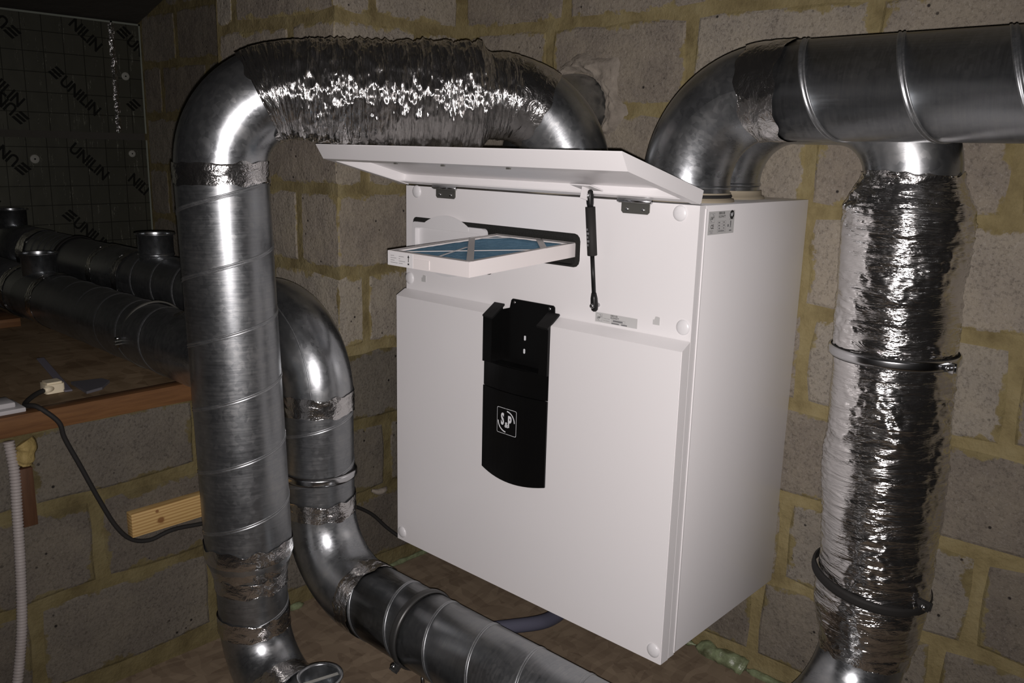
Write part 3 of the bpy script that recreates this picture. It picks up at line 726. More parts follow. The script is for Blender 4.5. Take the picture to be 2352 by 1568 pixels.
for x0 in (.101, .591):
    bm = bmesh.new(); extrude_poly(bm, [(x0, .843), (x0+.060, .843), (x0+.060, .826), (x0+.056, .822), (x0+.004, .822), (x0, .826)], 1, YF-.0022, YF-.0003)
    add_box(bm, (x0-.004, YF-.0075, .8405), (x0+.064, YF-.0012, .8470), .001)
    hg = bm_obj('hinge', bm, M['hinge'], U)
    tube('hinge_pin', line((x0-.006, YF-.0058, .8445), (x0+.066, YF-.0058, .8445)), .0034, M['chrome'], U, 12, cap=True)
    for dx in (.013, .047): tube('screw', line((x0+dx, YF-.0022, .8295), (x0+dx, YF-.0042, .8295)), [.0038, .0030], M['chrome'], U, 12, cap=True)
# gas strut
gs0, gs1 = np.array([.5485, YF-.012, .648]), np.array([.5405, YF-.030, .850])
mid = gs0+(gs1-gs0)*.46
tube('strut_cylinder', np.r_[line(mid, mid+(gs1-gs0)*.005), line(mid+(gs1-gs0)*.01, gs1-(gs1-gs0)*.10)], [.0045, .0088, .0092, .0092], M['rubber'], U, 24, cap=True)
tube('strut_rod', line(gs0+(gs1-gs0)*.06, mid+(gs1-gs0)*.01), .0040, M['black_bracket'], U, 16, cap=True)
for p, q in ((gs0, 1), (gs1, -1)):
    d = (gs1-gs0)/np.linalg.norm(gs1-gs0)*q
    tube('strut_end', np.array([p-d*.011, p-d*.008, p, p+d*.014, p+d*.024]), [.003, .0062, .0072, .0066, .0048], M['black_bracket'], U, 18, cap=True)
    tube('strut_bolt', line(p+np.array([0, -.009, 0]), p+np.array([0, .012 if q == 1 else .004, 0])), .0042, M['chrome'], U, 14, cap=True)
for i in range(5):
    p = mid+(gs1-gs0)*(.10+.035*i); box('strut_print', (p[0]-.0035, p[1]-.0096, p[2]-.002), (p[0]-.0005+.002*(i % 2), p[1]-.0090, p[2]+.002), M['ink_grey'], U)
# port collars on top of the unit
PORTS = {'FL': (.372, -.30), 'FR': (.642, -.297), 'RL': (.152, -.165), 'RR': (.612, -.118)}
RD = .080
for k, (x, y) in PORTS.items():
    tube('port_collar', [(x, y, H-.001), (x, y, H+.005), (x, y, H+.006), (x, y, H+.016)], [.0900, .0885, .0835, .0825], M['putty_dark'], U, 56, axis=(0, 0, 1))

# ------------------------------------------------------------------ the filter pulled from its slot and the slot cap
FT = thing('air_filter', 'flat blue air filter in a white card frame sliding out of its slot', 'filter', (.375, -.56, .74))
def filt():
    x0, x1, ya, yb = .2715, .4825, -.700, YF+.012; zt0, zt1, th = .743, .7575, .0265     # outer end hangs lower
    zt = lambda y: zt0+(zt1-zt0)*(y-ya)/(yb-ya)
    def bx(bm, xa, xb, y0, y1, da, db):
        vs = [bm.verts.new((x, y, zt(y)-d)) for x in (xa, xb) for y in (y0, y1) for d in (da, db)]
        for f in ((0,1,3,2), (4,6,7,5), (0,4,5,1), (2,3,7,6), (0,2,6,4), (1,5,7,3)): bm.faces.new([vs[i] for i in f])
    k = .0012
    for nm, a in (('frame_end', (x0, x1, ya, ya+k)), ('frame_end', (x0, x1, yb-k, yb)), ('frame_side', (x0, x0+k, ya+k, yb-k)), ('frame_side', (x1-k, x1, ya+k, yb-k))):
        bm = bmesh.new(); bx(bm, *a, 0, th); bm_obj(nm, bm, M['card'], FT)
    rim = .013
    for a in ((x0+k, x1-k, ya+k, ya+rim), (x0+k, x1-k, yb-rim, yb-k), (x0+k, x0+rim, ya+rim, yb-rim), (x1-rim, x1-k, ya+rim, yb-rim)):
        bm = bmesh.new(); bx(bm, *a, .0003, .0013); bm_obj('frame_rim', bm, M['card_grey'], FT)
    # blue wool, softly pleated
    n, m = 26, 46; vs, fs = [], []
    for i in range(n+1):
        for j in range(m+1):
            x = x0+rim*.6+(x1-x0-rim*1.2)*i/n; y = ya+rim*.6+(yb-ya-rim*1.2)*j/m
            vs.append((x, y, zt(y)-.0042+.0012*float(pnoise(x*60, y*60, 1))))
    for i in range(n):
        for j in range(m): a = i*(m+1)+j; fs.append([a, a+m+1, a+m+2, a+1])
    mesh_obj('filter_wool', vs, fs, M['media'], FT, True)
    # two diagonal card straps and cross straps over the wool
    def strap(p, q, wd, d=.0000):
        p, q = V((p[0], p[1], 0)), V((q[0], q[1], 0)); t = (q-p).normalized(); s = V((-t.y, t.x, 0))*wd/2; bm = bmesh.new()
        vs = []
        for dd in (d, d+.0012):
            for a in (p-s, q-s, q+s, p+s): vs.append(bm.verts.new((a.x, a.y, zt(a.y)-dd)))
        for f in ((0,1,2,3), (7,6,5,4), (0,4,5,1), (1,5,6,2), (2,6,7,3), (3,7,4,0)): bm.faces.new([vs[i] for i in f])
        bm_obj('card_strap', bm, M['card_grey'], FT)
    strap((x1-.004, ya+.006), (x0+.004, ya+.212), .0125)
    strap((x1-.004, ya+.196), (x1-.092, yb-.004), .0125)
    strap((x0+.022, ya+.008), (x1-.014, ya+.178), .0040, .0010)
    strap((x0+.122, ya+.006), (x0+.078, ya+.125), .0032, .0012)
    strap((x0+.004, ya+.214), (x0+.062, yb-.004), .0035, .0012)
    # bottom sheet
    bm = bmesh.new(); bx(bm, x0+k, x1-k, ya+k, yb-k, th-.0015, th-.0003); bm_obj('frame_back', bm, M['card'], FT)
    # paper label on the end
    y = ya-.0004; box('paper_label', (x0-.0002, y, zt0-.0262), (x0+.069, ya+.0001, zt0-.0006), M['label_white'], FT); yy = y-.0002
    bm = bmesh.new(); R_ = []
    for i, wd in enumerate((.010, .016, .011, .020)): R_.append((x0+.008, zt0-.0085-i*.0042, x0+.008+wd, zt0-.0078-i*.0042))
    for i, wd in enumerate((.014, .004, .018, .011)): R_.append((x0+.031, zt0-.0085-i*.0042, x0+.031+wd, zt0-.0078-i*.0042))
    bars(bm, R_, lambda a, b: (a, yy, b)); tag(bm_obj('label_print', bm, M['ink_grey'], FT), kind='stuff')
    bm = bmesh.new(); ax = x0+.0575; bm.faces.new([bm.verts.new((ax+a, yy, zt0+b)) for a, b in ((-.0028, -.0085), (.0028, -.0085), (0, -.0035))])
    bars(bm, [(ax-.0009, zt0-.0165, ax+.0009, zt0-.0085), (ax-.002, zt0-.0215, ax+.002, zt0-.0185)], lambda a, b: (a, yy, b)); tag(bm_obj('label_print', bm, M['ink'], FT), kind='stuff')
    box('card_tab', (x0+.072, ya-.0012, zt0-.0245), (x0+.113, ya+.0002, zt0-.0085), M['card'], FT)
filt()
CP = thing('slot_cap', 'white plastic tray-shaped filter cap with a curved finger tab', 'filter cap', (.142, YF-.004, .676))
def slot_cap():
    x0, x1, z0, z1, y = .029, .257, .674, .7665, YF-.0085
    bm = bmesh.new(); out = rrect(x0, z0, x1, z1, .010, 5); inn = rrect(x0+.011, z0+.010, x1-.012, z1-.0115, .005, 3)
    n = len(out)
    # flange ring + recessed tray
    inn = rrect(x0+.011, z0+.010, x1-.012, z1-.0115, .005, 5)
    A = [bm.verts.new((p[0], y, p[1])) for p in out]; A2 = [bm.verts.new((p[0], YF+.001, p[1])) for p in out]; B = [bm.verts.new((p[0], y, p[1])) for p in inn]
    C_ = [bm.verts.new((p[0]*.985+.142*.015, y+.0115, p[1]*.95+.72*.05)) for p in inn]
    for i in range(n):
        j = (i+1) % n; bm.faces.new([A[i], A[j], B[j], B[i]]); bm.faces.new([A2[i], A2[j], A[j], A[i]]); bm.faces.new([B[i], B[j], C_[j], C_[i]])
    bm.faces.new(C_); bm_obj('tray', bm, M['plastic_white'], CP, True)
    for sgn, zz, nm in ((1, z1-.002, 'finger_tab'), (-1, z0+.002, 'finger_tab')):
        pts = [(x0+.040+(x1-x0-.088)*i/20, zz+sgn*.0215*math.sin(math.pi*i/20)**.8) for i in range(21)]
        pts = pts+[(pts[-1][0], zz-sgn*.006), (pts[0][0], zz-sgn*.006)]
        bm = bmesh.new(); extrude_poly(bm, pts, 1, y-.0006, y+.0016); bm_obj(nm, bm, M['plastic_white'], CP)
slot_cap()

# ------------------------------------------------------------------ ducts
EZ = H+.030
def pressed_elbow(parent, P, r, name='elbow', ring=True):
    o = tube(name, P, r, M['galv_elbow'], parent, 64); return o
def ring_bead(parent, c, axis, r, name='bead', hgt=.0025, wd=.004, mat='galv_elbow'):
    c, a = np.array(c, float), np.array(axis, float)
    t = np.linspace(-1, 1, 7); return tube(name, c+a*(t*wd)[:, None], r+hgt*np.cos(t*np.pi/2), M[mat], parent, 56, axis=a)

# --- front left run: elbow, crinkled foil sleeve, elbow, tall spiral pipe A, reducer, bottom elbow
A_top, A_bot, RA = np.array([-.030, -.855, .878]), np.array([.000, -.850, .105]), .0865
dA = (A_bot-A_top)/np.linalg.norm(A_bot-A_top)
DL = thing('ventilation_duct', 'left duct run with crinkled foil sleeve and tall spiral pipe in front', 'duct', (.0, -.85, FZ), 'galvanised ventilation ducts')
fx, fy = PORTS['FL']; hv = np.array([A_top[0]-fx, A_top[1]-fy, 0]); hd = np.linalg.norm(hv); hv /= hd
# port sleeve + elbow
tube('sleeve', [(fx, fy, H+.004), (fx, fy, EZ)], RD, M['galv_elbow'], DL, 56)
E1 = arc((fx, fy, EZ), (0, 0, 1), hv, .155, 24); pressed_elbow(DL, E1, RD)
ring_bead(DL, (fx, fy, EZ-.003), (0, 0, 1), RD)
e1 = E1[-1]
E2 = arc(A_top, -dA, -hv, .150, 24); pressed_elbow(DL, E2, RA-.001); e2 = E2[-1]
# foil sleeve between the two elbows: overlaps both ends, gathered into uneven pleats
def flex_sleeve():
    back = E1[-9]; s0 = E1[20:24]; s1 = E2[16:24][::-1]
    P = np.r_[s0, line(e1, e2, 40)[1:-1], s1]; L = np.r_[0, np.cumsum(np.linalg.norm(np.diff(P, axis=0), axis=1))]
    t = np.linspace(0, L[-1], 420); P = np.stack([np.interp(t, L, P[:, i]) for i in range(3)], -1); u = t/L[-1]
    sag = np.zeros_like(P); sag[:, 2] = -.001*np.sin(np.pi*u); P = P+sag
    body = np.clip((u-.10)/.06, 0, 1)*np.clip((.90-u)/.08, 0, 1); body = body*body*(3-2*body)
    rad = (RD+.002)+(.018-.017*u)*body+(RA-RD+.001)*u
    def d(TH, S):
        uu = S/L[-1]; amp = .35+.65*np.interp(uu, u, body)
        ph = S*2*np.pi/.041+.9*pnoise(np.cos(TH)*.8, np.sin(TH)*.8, S*6)*3
        pleat = -np.clip(np.abs(np.sin(ph/2)), 0, 1)**.35
        c = np.cos(TH)*2.4; s = np.sin(TH)*2.4
        return amp*(.0062*(1+pleat)*-1+.0062+.005*pnoise(c, s, S*42)+.0042*pnoise(c*2.2, s*2.2, S*120)+.0022*pnoise(c*5, s*5, S*260)+.0032*(1-2*np.abs(1.5*pnoise(c*.75+3, s*.75, S*66)))+.0018*(1-2*np.abs(1.5*pnoise(c*1.5+3, s*1.5, S*130)))+.0050*pnoise(c*1.1+7, s*1.1, S*20))-.0055*amp
    tube('foil_sleeve', P, rad, M['flex'], DL, 150, d, edge_wob=.012)
flex_sleeve()
tape_band(DL, E1[15:23], RD+.0012, .008, 4.2)
tube('spiral_pipe', line(A_top, A_bot, 3), RA, M['galv'], DL, 72)
helix('spiral_seam', A_top+dA*.03, A_bot, RA, .128, DL, None, 1, 1.2)
tape_band(DL, line(A_top-dA*.012, A_top+dA*.030, 2), RA+.001, .006, 1.4)
RS = .071
z1 = A_bot+dA*.045; z2 = z1+dA*.105
tube('reducer', np.array([A_bot, A_bot+dA*.008, z1]), [RA, RA, RS], M['galv_elbow'], DL, 60)
tube('spiral_pipe', line(z1, z2, 2), RS, M['galv'], DL, 60); helix('spiral_seam', z1, z2, RS, .105, DL, None, 1, 2.6)
tape_band(DL, np.array([A_bot-dA*.028, A_bot, A_bot+dA*.012, z1-dA*.006]), np.array([RA+.0012, RA+.0012, RA-.004, RS+.004]), .008, 6.6)
tape_band(DL, line(z1-dA*.004, z1+dA*.030, 2), RS+.0012, .006, 2.9)
tape_band(DL, line(z2-dA*.018, z2+dA*.022, 2), RS+.0015, .006, 3.3)
E3 = arc(z2, dA, (1, -.06, 0), .125, 22); pressed_elbow(DL, E3, RS)
e3 = E3[-1]; far = e3+np.array([1.0, -.06, 0])*.55
tube('spiral_pipe', line(e3, far, 2), RS, M['galv'], DL, 60, cap=True); helix('spiral_seam', e3, far, RS, .11, DL)
tape_band(DL, line(e3-np.array([.03, 0, 0]), e3+np.array([.035, -.002, 0]), 2), RS+.0015, .008, 5.1)
# take-off collar with a damper blade
def takeoff(parent, c, r, h, base, ear=False):
    x, y, z = c
    o = tube('takeoff_collar', [(x, y, base), (x, y, z-.003), (x, y, z-.003), (x, y, z), (x, y, z), (x, y, z-.003), (x, y, base)],
         [r, r, r*1.14, r*1.14, r*.97, r*.96, r*.96], M['galv_elbow'], parent, 48, axis=(0, 0, 1)); return o
takeoff(DL, (.258, -.862, -.058), .0385, .1, -.16)
bm = bmesh.new(); add_box(bm, (-.036, -.0035, -.0008), (.036, .0035, .0008)); bmesh.ops.rotate(bm, verts=bm.verts, cent=(0,0,0), matrix=Matrix.Rotation(math.radians(75), 3, 'Z')); bmesh.ops.translate(bm, verts=bm.verts, vec=(.258, -.862, -.066)); bm_obj('damper_handle', bm, M['damper'], DL)
tube('damper_blade', [(.258, -.862, -.105), (.258, -.862, -.104)], [.0365, .0365], M['dark'], DL, 32, cap=True)

# --- rear run: duct D on the deck, elbow, pipe B, elbow, lower duct
RB = .079; YB, XBp = -.632, -.060; ZD, ZLo = .548, -.045
DB = thing('ventilation_duct', 'rear duct run coming off the deck and turning down to the floor', 'duct', (XBp, YB, FZ), 'galvanised ventilation ducts')
x_e = XBp-.165
tube('spiral_pipe', line((x_e, YB, ZD), (-1.62, YB, ZD), 2), RB-.003, M['galv'], DB, 60); helix('spiral_seam', (x_e, YB, ZD), (-.86, YB, ZD), RB-.003, .118, DB, None, 1, .6)
helix('spiral_seam', (-1.38, YB, ZD), (-1.62, YB, ZD), RB-.003, .05, DB)
EB1 = arc((x_e, YB, ZD), (1, 0, 0), (0, 0, -1), .165, 26); pressed_elbow(DB, EB1, RB)
eb = EB1[-1]; ebz = ZLo+.165
tube('spiral_pipe', line(eb, (XBp, YB, ebz), 2), RB-.001, M['galv'], DB, 60); helix('spiral_seam', eb-np.array([0, 0, .03]), (XBp, YB, ebz), RB-.001, .118, DB, None, 1, .5)
EB2 = arc((XBp, YB, ebz), (0, 0, -1), (1, 0, 0), .165, 26); pressed_elbow(DB, EB2, RB)
eb2 = EB2[-1]; farB = np.array([.98, YB, ZLo])
tube('spiral_pipe', line(eb2, farB, 2), RB, M['galv'], DB, 60, cap=True); helix('spiral_seam', eb2+np.array([.02, 0, 0]), farB, RB, .118, DB, None, 1, 2.0)
tape_band(DB, line(eb+np.array([0, 0, .012]), eb-np.array([0, 0, .034]), 2), RB+.001, .006, 11.2)
tape_band(DB, line((XBp, YB, ebz+.030), (XBp, YB, ebz-.012), 2), RB+.001, .006, 12.9)
tape_band(DB, line(eb2-np.array([.012, 0, 0]), eb2+np.array([.035, 0, 0]), 2), RB+.001, .008, 13.7)
for s, a in ((-1, EB1), (1, EB2)):      # lap seam along the pressed elbows
    q = a+np.array([0, -1.0, 0])*(RB*.985) if s == 1 else a+np.array([0, -.62, .0])*RB
    n_ = len(a); outw = np.array([a[i]-(a[0]+np.array([0, 0, -.165]) if s == -1 else a[0]+np.array([.165, 0, 0])) for i in range(n_)]); outw /= np.linalg.norm(outw, axis=1)[:, None]
    q = a+np.array([0, -1.0, 0])*RB*.70+outw*RB*.71
    tube('lap_seam', q, .0016, M['seam'], DB, 8)
# fittings on the deck part
for xa in (-.905, -1.075): tape_band(DB, line((xa-.018, YB, ZD), (xa+.018, YB, ZD), 2), RB-.0015, .007, xa*9)
tube('coupling', line((-.90, YB, ZD), (-1.08, YB, ZD), 2), RB-.0005, M['galv_elbow'], DB, 60)
takeoff(DB, (-.80, YB, ZD+.135), .046, .1, ZD+.05)
ring_bead(DB, (-.80, YB, ZD+.078), (0, 0, 1), .046)
tape_band(DB, line((-1.60, YB, ZD), (-1.66, YB, ZD), 2), RB-.0005, .01, 3.1)
tube('tee', line((-1.62, YB, ZD), (-2.15, YB, ZD), 2), RB, M['galv_elbow'], DB, 60, cap=True)
takeoff(DB, (-1.915, YB, ZD+.130), .050, .1, ZD+.05)

# --- front deck duct C teed into pipe A
RC, YCd, ZC = .0755, -.818, .486
DC = thing('ventilation_duct', 'front spiral duct lying along the deck edge and teed into the tall pipe', 'duct', (-.9, YCd, DECK), 'galvanised ventilation ducts')
tube('spiral_pipe', line((-.028, YCd-.01, ZC), (-1.22, YCd, ZC), 2), RC, M['galv'], DC, 60); helix('spiral_seam', (-.26, YCd-.008, ZC), (-.98, YCd, ZC), RC, .120, DC, None, 1, 2.2)
tube('saddle', line((-.10, YCd-.01, ZC), (-.26, YCd-.008, ZC), 2), RC+.001, M['galv_elbow'], DC, 60)
tape_band(DC, line((-.245, YCd, ZC), (-.285, YCd, ZC), 2), RC+.0012, .008, 21.0); tape_band(DC, line((-.105, YCd, ZC), (-.150, YCd, ZC), 2), RC+.0015, .010, 23.0)
def saddle_ring():
    q = []
    for t in np.linspace(0, 2*math.pi, 60):
        z = ZC+(RC+.003)*math.sin(t); axp = A_top+dA*((A_top[2]-z)/-dA[2]); dy = np.clip(YCd-.01+(RC+.003)*math.cos(t)-axp[1], -RA*.97, RA*.97)
        q.append((axp[0]-math.sqrt((RA+.001)**2-dy**2), axp[1]+dy, z))
    tube('sealant_bead', np.array(q), .0042, M['putty'], DC, 10)
saddle_ring()
takeoff(DC, (-1.135, YCd, ZC+.125), .046, .1, ZC+.04)
for xa in (-1.02, -1.24): tape_band(DC, line((xa-.02, YCd, ZC), (xa+.02, YCd, ZC), 2), RC+.001, .007, xa*7)
tube('tee', line((-1.02, YCd, ZC), (-1.24, YCd, ZC), 2), RC+.0005, M['galv_elbow'], DC, 60)
tube('spiral_pipe', line((-1.22, YCd, ZC), (-2.12, YCd, ZC), 2), RC-.002, M['galv'], DC, 60, cap=True)

# --- rear left elbow leaving through the back wall
DR = thing('ventilation_duct', 'rear left elbow rising from the unit into the plastered wall hole', 'duct', (PORTS['RL'][0], PORTS['RL'][1], H), 'galvanised ventilation ducts')
rx, ry = PORTS['RL']
tube('sleeve', [(rx, ry, H+.004), (rx, ry, EZ)], RD, M['galv_elbow'], DR, 56)
pressed_elbow(DR, np.r_[arc((rx, ry, EZ), (0, 0, 1), (0, 1, 0), .155, 22), line((rx, ry+.155, EZ+.155), (rx, .05, EZ+.155), 3)[1:]], RD)
ring_bead(DR, (rx, ry, EZ-.003), (0, 0, 1), RD)

# --- front right: elbow and horizontal spiral duct
DF = thing('ventilation_duct', 'upper right elbow and wide horizontal spiral duct leaving the picture', 'duct', (PORTS['FR'][0], PORTS['FR'][1], H), 'galvanised ventilation ducts')
rx, ry = PORTS['FR']; RF = .080
tube('sleeve', [(rx, ry, H+.004), (rx, ry, EZ)], RD, M['galv_elbow'], DF, 64)
EF = arc((rx, ry, EZ), (0, 0, 1), (1, 0, 0), .160, 26); pressed_elbow(DF, EF, RF)
ring_bead(DF, (rx, ry, EZ-.004), (0, 0, 1), RF, 'bead', .002, .003); ring_bead(DF, (rx, ry, H+.010), (0, 0, 1), RF+.002, 'rubber_seal', .003, .004, 'rubber')
ef = EF[-1]; farF = ef+np.array([1.6, 0, 0])
tube('spiral_pipe', line(ef, farF, 2), RF+.0005, M['galv'], DF, 80, cap=True); helix('spiral_seam', ef+np.array([.05, 0, 0]), farF, RF+.0005, .150, DF, None, 1, 1.6, .0020, .0062)
tape_band(DF, np.r_[EF[22:], line(ef, ef+np.array([.036, 0, 0]), 3)[1:]], RF+.0015, .006, 31.0)

# --- rear right: two elbows and the insulated foil duct down the wall
DI = thing('insulated_duct', 'silver crinkled insulated duct hanging down the wall right of the unit', 'duct', (1.0, -.125, FZ))
rx, ry = PORTS['RR']; xR, yR = .985, -.125
tube('sleeve', [(rx, ry, H+.004), (rx, ry, EZ)], RD-.002, M['galv_elbow'], DI, 56)
EI1 = arc((rx, ry, EZ), (0, 0, 1), (1, 0, 0), .155, 24); pressed_elbow(DI, EI1, RD-.002); zt = EI1[-1][2]
ring_bead(DI, (rx, ry, EZ-.003), (0, 0, 1), RD-.002); ring_bead(DI, (rx, ry, H+.008), (0, 0, 1), RD, 'rubber_seal', .003, .004, 'rubber')
EI2 = arc((xR-.135, yR, zt), (1, 0, 0), (0, 0, -1), .135, 24)
tube('straight_pipe', np.r_[EI1[-1:], EI2[:1]], RD-.001, M['galv_elbow'], DI, 56); pressed_elbow(DI, EI2, RD-.0005)
def insulated():
    ztop, zbot = EI2[-1][2]+.010, .020
    t = np.linspace(0, 1, 520); P = np.stack([xR+.018*t-.004*np.sin(t*6), np.full_like(t, yR), ztop+(zbot-ztop)*t], -1)
    zz = P[:, 2]
    rad = np.interp(zz, [.015, .045, .10, .14, .155, .30, .50, .580, .60, .74, .815, .845, .885, .90, .95], [.082, .092, .103, .1035, .100, .106, .106, .1035, .105, .106, .108, .1075, .089, .0835, .083])
    def d(TH, S):
        c, s = np.cos(TH)*1.6, np.sin(TH)*1.6
        ridge = lambda x: 1-2*np.abs(x)
        lump = np.clip(.30+1.6*pnoise(c*.9+4, s*.9, S*9), .06, 1)
        tilt = S+.020*pnoise(c*.6+2, s*.6, S*4)
        return .0050*pnoise(c*.8, s*.8, S*13)+lump*(.0026*ridge(pnoise(c*1.3+9, s*1.3, tilt*44)*1.7)+.0016*ridge(pnoise(c*3.2, s*3.2, tilt*85)*1.6)+.0011*pnoise(c*5, s*5, S*150)+.0006*pnoise(c*9, s*9, S*280)+.0030*ridge(pnoise(c*2.4+5, s*2.4, S*30)*1.5)+.0016*ridge(pnoise(c*5+1, s*5, S*64)*1.5))-.003
    tube('foil_jacket', P, rad, M['flex_v'], DI, 150, d)
insulated()
tape_band(DI, line((xR, yR, EI2[-1][2]+.012), (xR, yR, EI2[-1][2]-.024), 2), RD+.002, .008, 41.0, 'foil_tape', .002)
EI3 = arc((xR+.018, yR, .03), (0, 0, -1), (-.25, -.97, 0), .150, 22); tube('elbow', EI3, RD-.001, M['galv_elbow'], DI, 60)
e_ = EI3[-1]; tube('spiral_pipe', line(e_, e_+np.array([-.25, -.97, 0])*.35, 2), RD-.001, M['galv'], DI, 56, cap=True)
tape_band(DI, line((xR+.018, yR, .042), (xR+.018, yR, -.004), 2), RD+.002, .010, 44.0, 'foil_tape', .002)

# ------------------------------------------------------------------ pipe clamps
def clamp(label, c, axis, r, bolt_dir, mat='chrome', wd=.011, rod=None, anchor=None, lug=True):
    c, a, b = np.array(c, float), np.array(axis, float), np.array(bolt_dir, float); a /= np.linalg.norm(a); b /= np.linalg.norm(b)
    t = thing('pipe_clamp', label, 'clamp', tuple(c), 'steel pipe clamps')
    tube('rubber_lining', c+a*np.array([[-wd], [wd]])*.95, r+.0008, M['rubber'], t, 60, axis=a)
    s = np.array([-1, -.82, -.4, 0, .4, .82, 1]); tube('clamp_ring', c+a*(s*wd*.8)[:, None], r+.0008+np.array([.0012, .004, .005, .0045, .005, .004, .0012]), M[mat], t, 64, axis=a)
    side = np.cross(a, b)
    if lug:
        for k in (-1, 1):
            p = c+b*(r+.010)+side*.0035*k
            bm = bmesh.new(); r0 = bmesh.ops.create_cube(bm, size=1.0)['verts']
            bmesh.ops.scale(bm, verts=r0, vec=(.022, wd*1.5, .0018)); bmesh.ops.transform(bm, verts=r0, matrix=Matrix(((b[0], a[0], side[0], p[0]), (b[1], a[1], side[1], p[1]), (b[2], a[2], side[2], p[2]), (0, 0, 0, 1))))
            bm_obj('clamp_lug', bm, M[mat], t)
        p = c+b*(r+.013); tube('clamp_bolt', np.array([p-side*.012, p-side*.007, p-side*.0068, p+side*.012]), [.0055, .0055, .003, .003], M['chrome'], t, 10, cap=True)
    if rod is not None: tube('threaded_rod', line(c+(np.array(rod)-c)/np.linalg.norm(np.array(rod)-c)*(r+.004), rod), .004, M['chrome'], t, 10, cap=True)
    return t
clamp('bright steel clamp round the upper part of the silver insulated duct', (.990, yR, .588), (0, 0, 1), .1055, (.93, -.38, 0), rod=(.990, -.001, .588))
clamp('dark tilted clamp round the lower part of the silver insulated duct', (1.000, yR, .148), (.16, 0, 1), .1035, (.95, -.30, 0), 'rubber', rod=(1.0, -.001, .148))
clamp('steel clamp round the middle of the rear vertical pipe', (XBp, YB, .205), (0, 0, 1), RB, (-.85, -.52, 0), rod=(XL, YB, .205))
clamp('dark clamp round the low duct running past the unit foot', (.292, YB, ZLo), (1, 0, 0), RB, (0, -.80, -.6), 'dull_steel', rod=(.292, YB, FZ))
clamp('thin strap clamp round the front deck duct near the tall pipe', (-.432, YCd, ZC), (1, 0, 0), RC, (0, -1, -.05), 'hinge', .007, rod=(-.432, YCd, DECK))
clamp('black rubber clamp round the rear deck duct', (-1.335, YB, ZD), (1, 0, 0), RB-.002, (0, -1, -.2), 'rubber', .013, rod=(-1.335, YB, DECK))

# ------------------------------------------------------------------ cables, hose and bits
cab = tube('power_cable', smooth_path([(-.372, -1.072, DECK+.013), (-.345, -1.115, DECK+.010), (-.300, -1.150, DECK+.006), (-.262, -1.140, DECK+.008), (-.246, -1.110, DECK-.025), (-.249, -1.100, .345), (-.25, -1.075, .28), (-.25, -1.045, .20),
     (-.25, -1.015, .13), (-.25, -.985, .090), (-.25, -.945, .075), (-.25, -.89, .082), (-.25, -.80, .072), (-.248, -.62, .060), (-.24, -.46, .020), (-.235, -.36, -.035), (-.22, -.30, -.100), (-.19, -.26, -.135), (-.13, -.22, -.130), (.0, -.2, -.08), (.12, -.2, -.02), (.14, -.2, .004)], 8), .0048, M['rubber'], None, 12, cap=True, loc=(-.25, -.85, .08))
tag(cab, 'black power cable drooping from the deck behind the pipes', 'cable')
con = tube('flexible_conduit', smooth_path([(-.250, -1.20, DECK-.045), (-.245, -1.197, .30), (-.244, -1.200, .22), (-.244, -1.205, .10), (-.244, -1.215, -.03), (-.244, -1.235, -.15), (-.244, -1.25, FZ+.002)], 60), .0095, M['conduit'], None, 14,
     lambda TH, S: .0012*np.sin(S*2*np.pi/.0065), loc=(-.244, -1.205, .1), cap=True)
tag(con, 'pale grey corrugated conduit hanging at the left wall', 'conduit')
hs = tube('drain_hose', smooth_path([(.44, -.34, .004), (.43, -.335, -.055), (.365, -.32, -.125), (.27, -.345, -.170), (.17, -.40, -.200), (.05, -.50, -.218), (-.1, -.55, -.218)], 10), .0165, M['hose'], None, 20, cap=True, loc=(.3, -.34, -.16))
tag(hs, 'blue grey drain hose curving below the unit', 'hose')
PL = thing('mains_plug', 'cream mains plug lying on the deck edge with a black cable', 'plug', (-.385, -1.065, DECK))
bm = bmesh.new(); extrude_poly(bm, rrect(-.40, -1.088, -.362, -1.050, .006, 3), 2, DECK+.001, DECK+.024); bmesh.ops.bevel(bm, geom=[e for e in bm.edges if e.verts[0].co.z > DECK+.02 and e.verts[1].co.z > DECK+.02], offset=.004, segments=2, affect='EDGES'); bm_obj('plug_body', bm, M['cream'], PL, True)
tube('cord_grip', line((-.370, -1.074, DECK+.012), (-.356, -1.092, DECK+.012)), [.008, .006], M['cream'], PL, 14, cap=True)
for dz in (-.01, .01): tube('plug_pin', line((-.40, -1.069+dz, DECK+.013), (-.418, -1.069+dz, DECK+.013)), .0024, M['chrome'], PL, 10, cap=True)
bm = bmesh.new()
r0 = bmesh.ops.create_cube(bm, size=1.0)['verts']; bmesh.ops.scale(bm, verts=r0, vec=(.22, .016, .004)); bmesh.ops.bevel(bm, geom=list(bm.edges), offset=.0012, segments=1, affect='EDGES')
bmesh.ops.rotate(bm, verts=bm.verts, cent=(0, 0, 0), matrix=Matrix.Rotation(math.radians(-6), 3, 'Z') @ Matrix.Rotation(math.radians(7), 3, 'Y')); bmesh.ops.translate(bm, verts=bm.verts, vec=(-.462, -1.036, DECK+.0165))
tag(bm_obj('metal_strip', bm, M['slate'], None, False, (-.385, -1.03, DECK)), 'narrow grey metal strip leaning on the cream plug', 'metal strip')
bm = bmesh.new(); extrude_poly(bm, [(-.415, -1.020), (-.316, -1.026), (-.328, -.989), (-.372, -.955), (-.40, -.96)], 2, DECK+.0005, DECK+.006); tag(bm_obj('steel_plate', bm, M['slate_flat'], None, False, (-.38, -.965, DECK)), 'flat dark grey plate lying near the deck edge', 'plate')
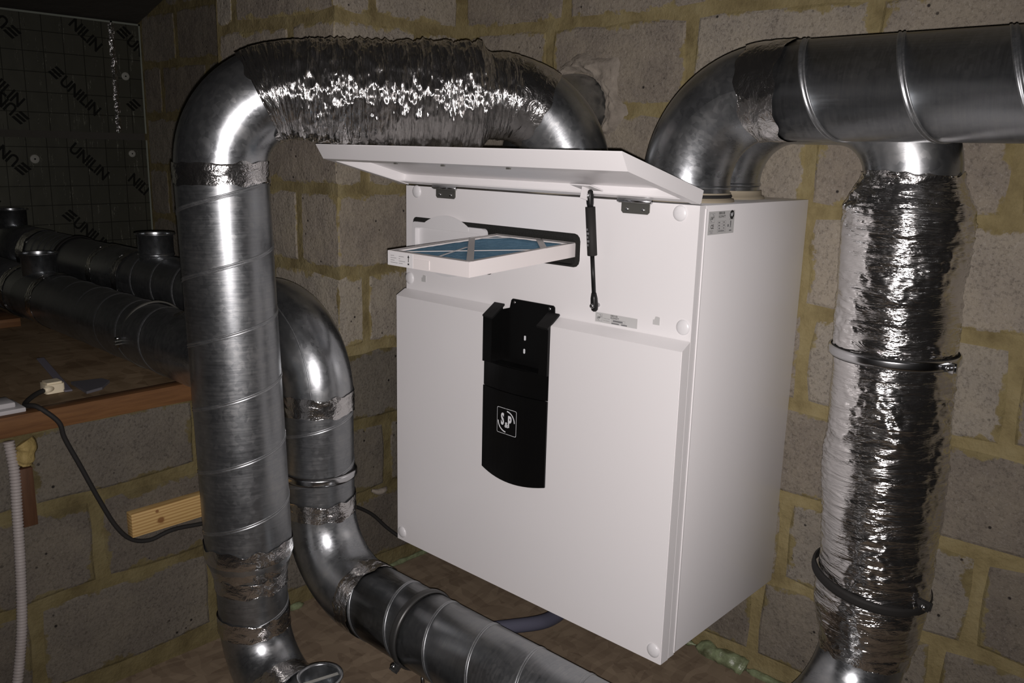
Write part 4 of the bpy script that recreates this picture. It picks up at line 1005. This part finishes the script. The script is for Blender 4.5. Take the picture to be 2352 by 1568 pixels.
bm = bmesh.new(); add_box(bm, (-.345, -1.30, DECK+.001), (-.268, -1.158, DECK+.010), .002); add_box(bm, (-.332, -1.30, DECK+.010), (-.279, -1.172, DECK+.021), .003); tag(bm_obj('cover_strip', bm, M['plastic_grey'], None, True, (-.3, -1.2, DECK)), 'white plastic cover strip lying on the deck edge far left', 'plastic strip')
o = box('timber_offcut', (XL+.0005, -.988, .0985), (XL+.026, -.70, .152), M['pine'], None, .0015, (XL+.012, -.92, .125)); o.rotation_euler = (0.0, 0, 0); tag(o, 'pale knotty pine offcut fixed flat to the block wall', 'timber')
tag(box('timber_batten', (XL+.0005, -1.192, .186), (XL+.020, -1.166, .305), M['brown_wood'], None, .001, (XL+.01, -1.18, .25)), 'short dark brown batten upright on the wall by the conduit', 'timber')
fo = foam('foam_blob', [(XL+.012, -1.182, .312), (XL+.014, -1.178, .325), (XL+.014, -1.172, .345), (XL+.010, -1.176, .357)], .017, 'yellow foam blob above the dark brown batten', 3.3, .6, 'foam_yellow')
tag(box('timber_offcut', (-1.30, -.97, DECK+.0005), (-1.12, -.885, DECK+.024), M['edge_wood'], None, .001, (-1.21, -.93, DECK)), 'short brown timber lying on the deck beyond the ducts', 'timber')
def rag():
    P = smooth_path([(XL+.010, -.335, .015), (XL+.016, -.318, .008), (XL+.018, -.30, .008), (XL+.010, -.285, .010)], 8)
    tag(tube('mortar_lump', P, [.004+.005*math.sin(math.pi*i/(len(P)-1)) for i in range(len(P))], M['plaster'], None, 10, cap=True, loc=(XL+.01, -.31, .01)), 'small grey mortar lump stuck to the wall left of the unit', 'mortar lump')
rag()

# ------------------------------------------------------------------ small pieces become sub-parts of the part they sit on
def centre(o):
    c = np.array([tuple(v) for v in o.bound_box]).mean(0); return c+np.array(o.location)
def adopt(t, kids, hosts):
    ch = list(t.children); H_ = [o for o in ch if o.name.split('.')[0] in hosts]
    if not H_: return
    for o in ch:
        if o.name.split('.')[0] in kids:
            c = centre(o); h = min(H_, key=lambda q: np.linalg.norm(centre(q)-c))
            o.parent = h; o.location = V(o.location)-V(h.location)
for t in [o for o in SC.objects if o.parent is None and o.type == 'EMPTY']:
    adopt(t, ('lid_clip', 'strut_mount'), ('lid',)); adopt(t, ('hinge_pin', 'screw'), ('hinge', 'bracket')); adopt(t, ('led_slit',), ('bracket',))
    adopt(t, ('emblem_frame', 'emblem_arc', 'emblem_letters'), ('centre_cover',)); adopt(t, ('sticker_print', 'sticker_letters'), ('type_sticker', 'rating_sticker'))
    adopt(t, ('strut_rod', 'strut_end', 'strut_bolt', 'strut_print'), ('strut_cylinder',)); adopt(t, ('spiral_seam',), ('spiral_pipe',)); adopt(t, ('damper_handle', 'damper_blade'), ('takeoff_collar',))
    adopt(t, ('lap_seam', 'bead', 'rubber_seal'), ('elbow',)); adopt(t, ('clamp_bolt', 'clamp_lug'), ('clamp_ring',)); adopt(t, ('label_print',), ('paper_label',)); adopt(t, ('fixing_screw',), ('fixing_washer',))
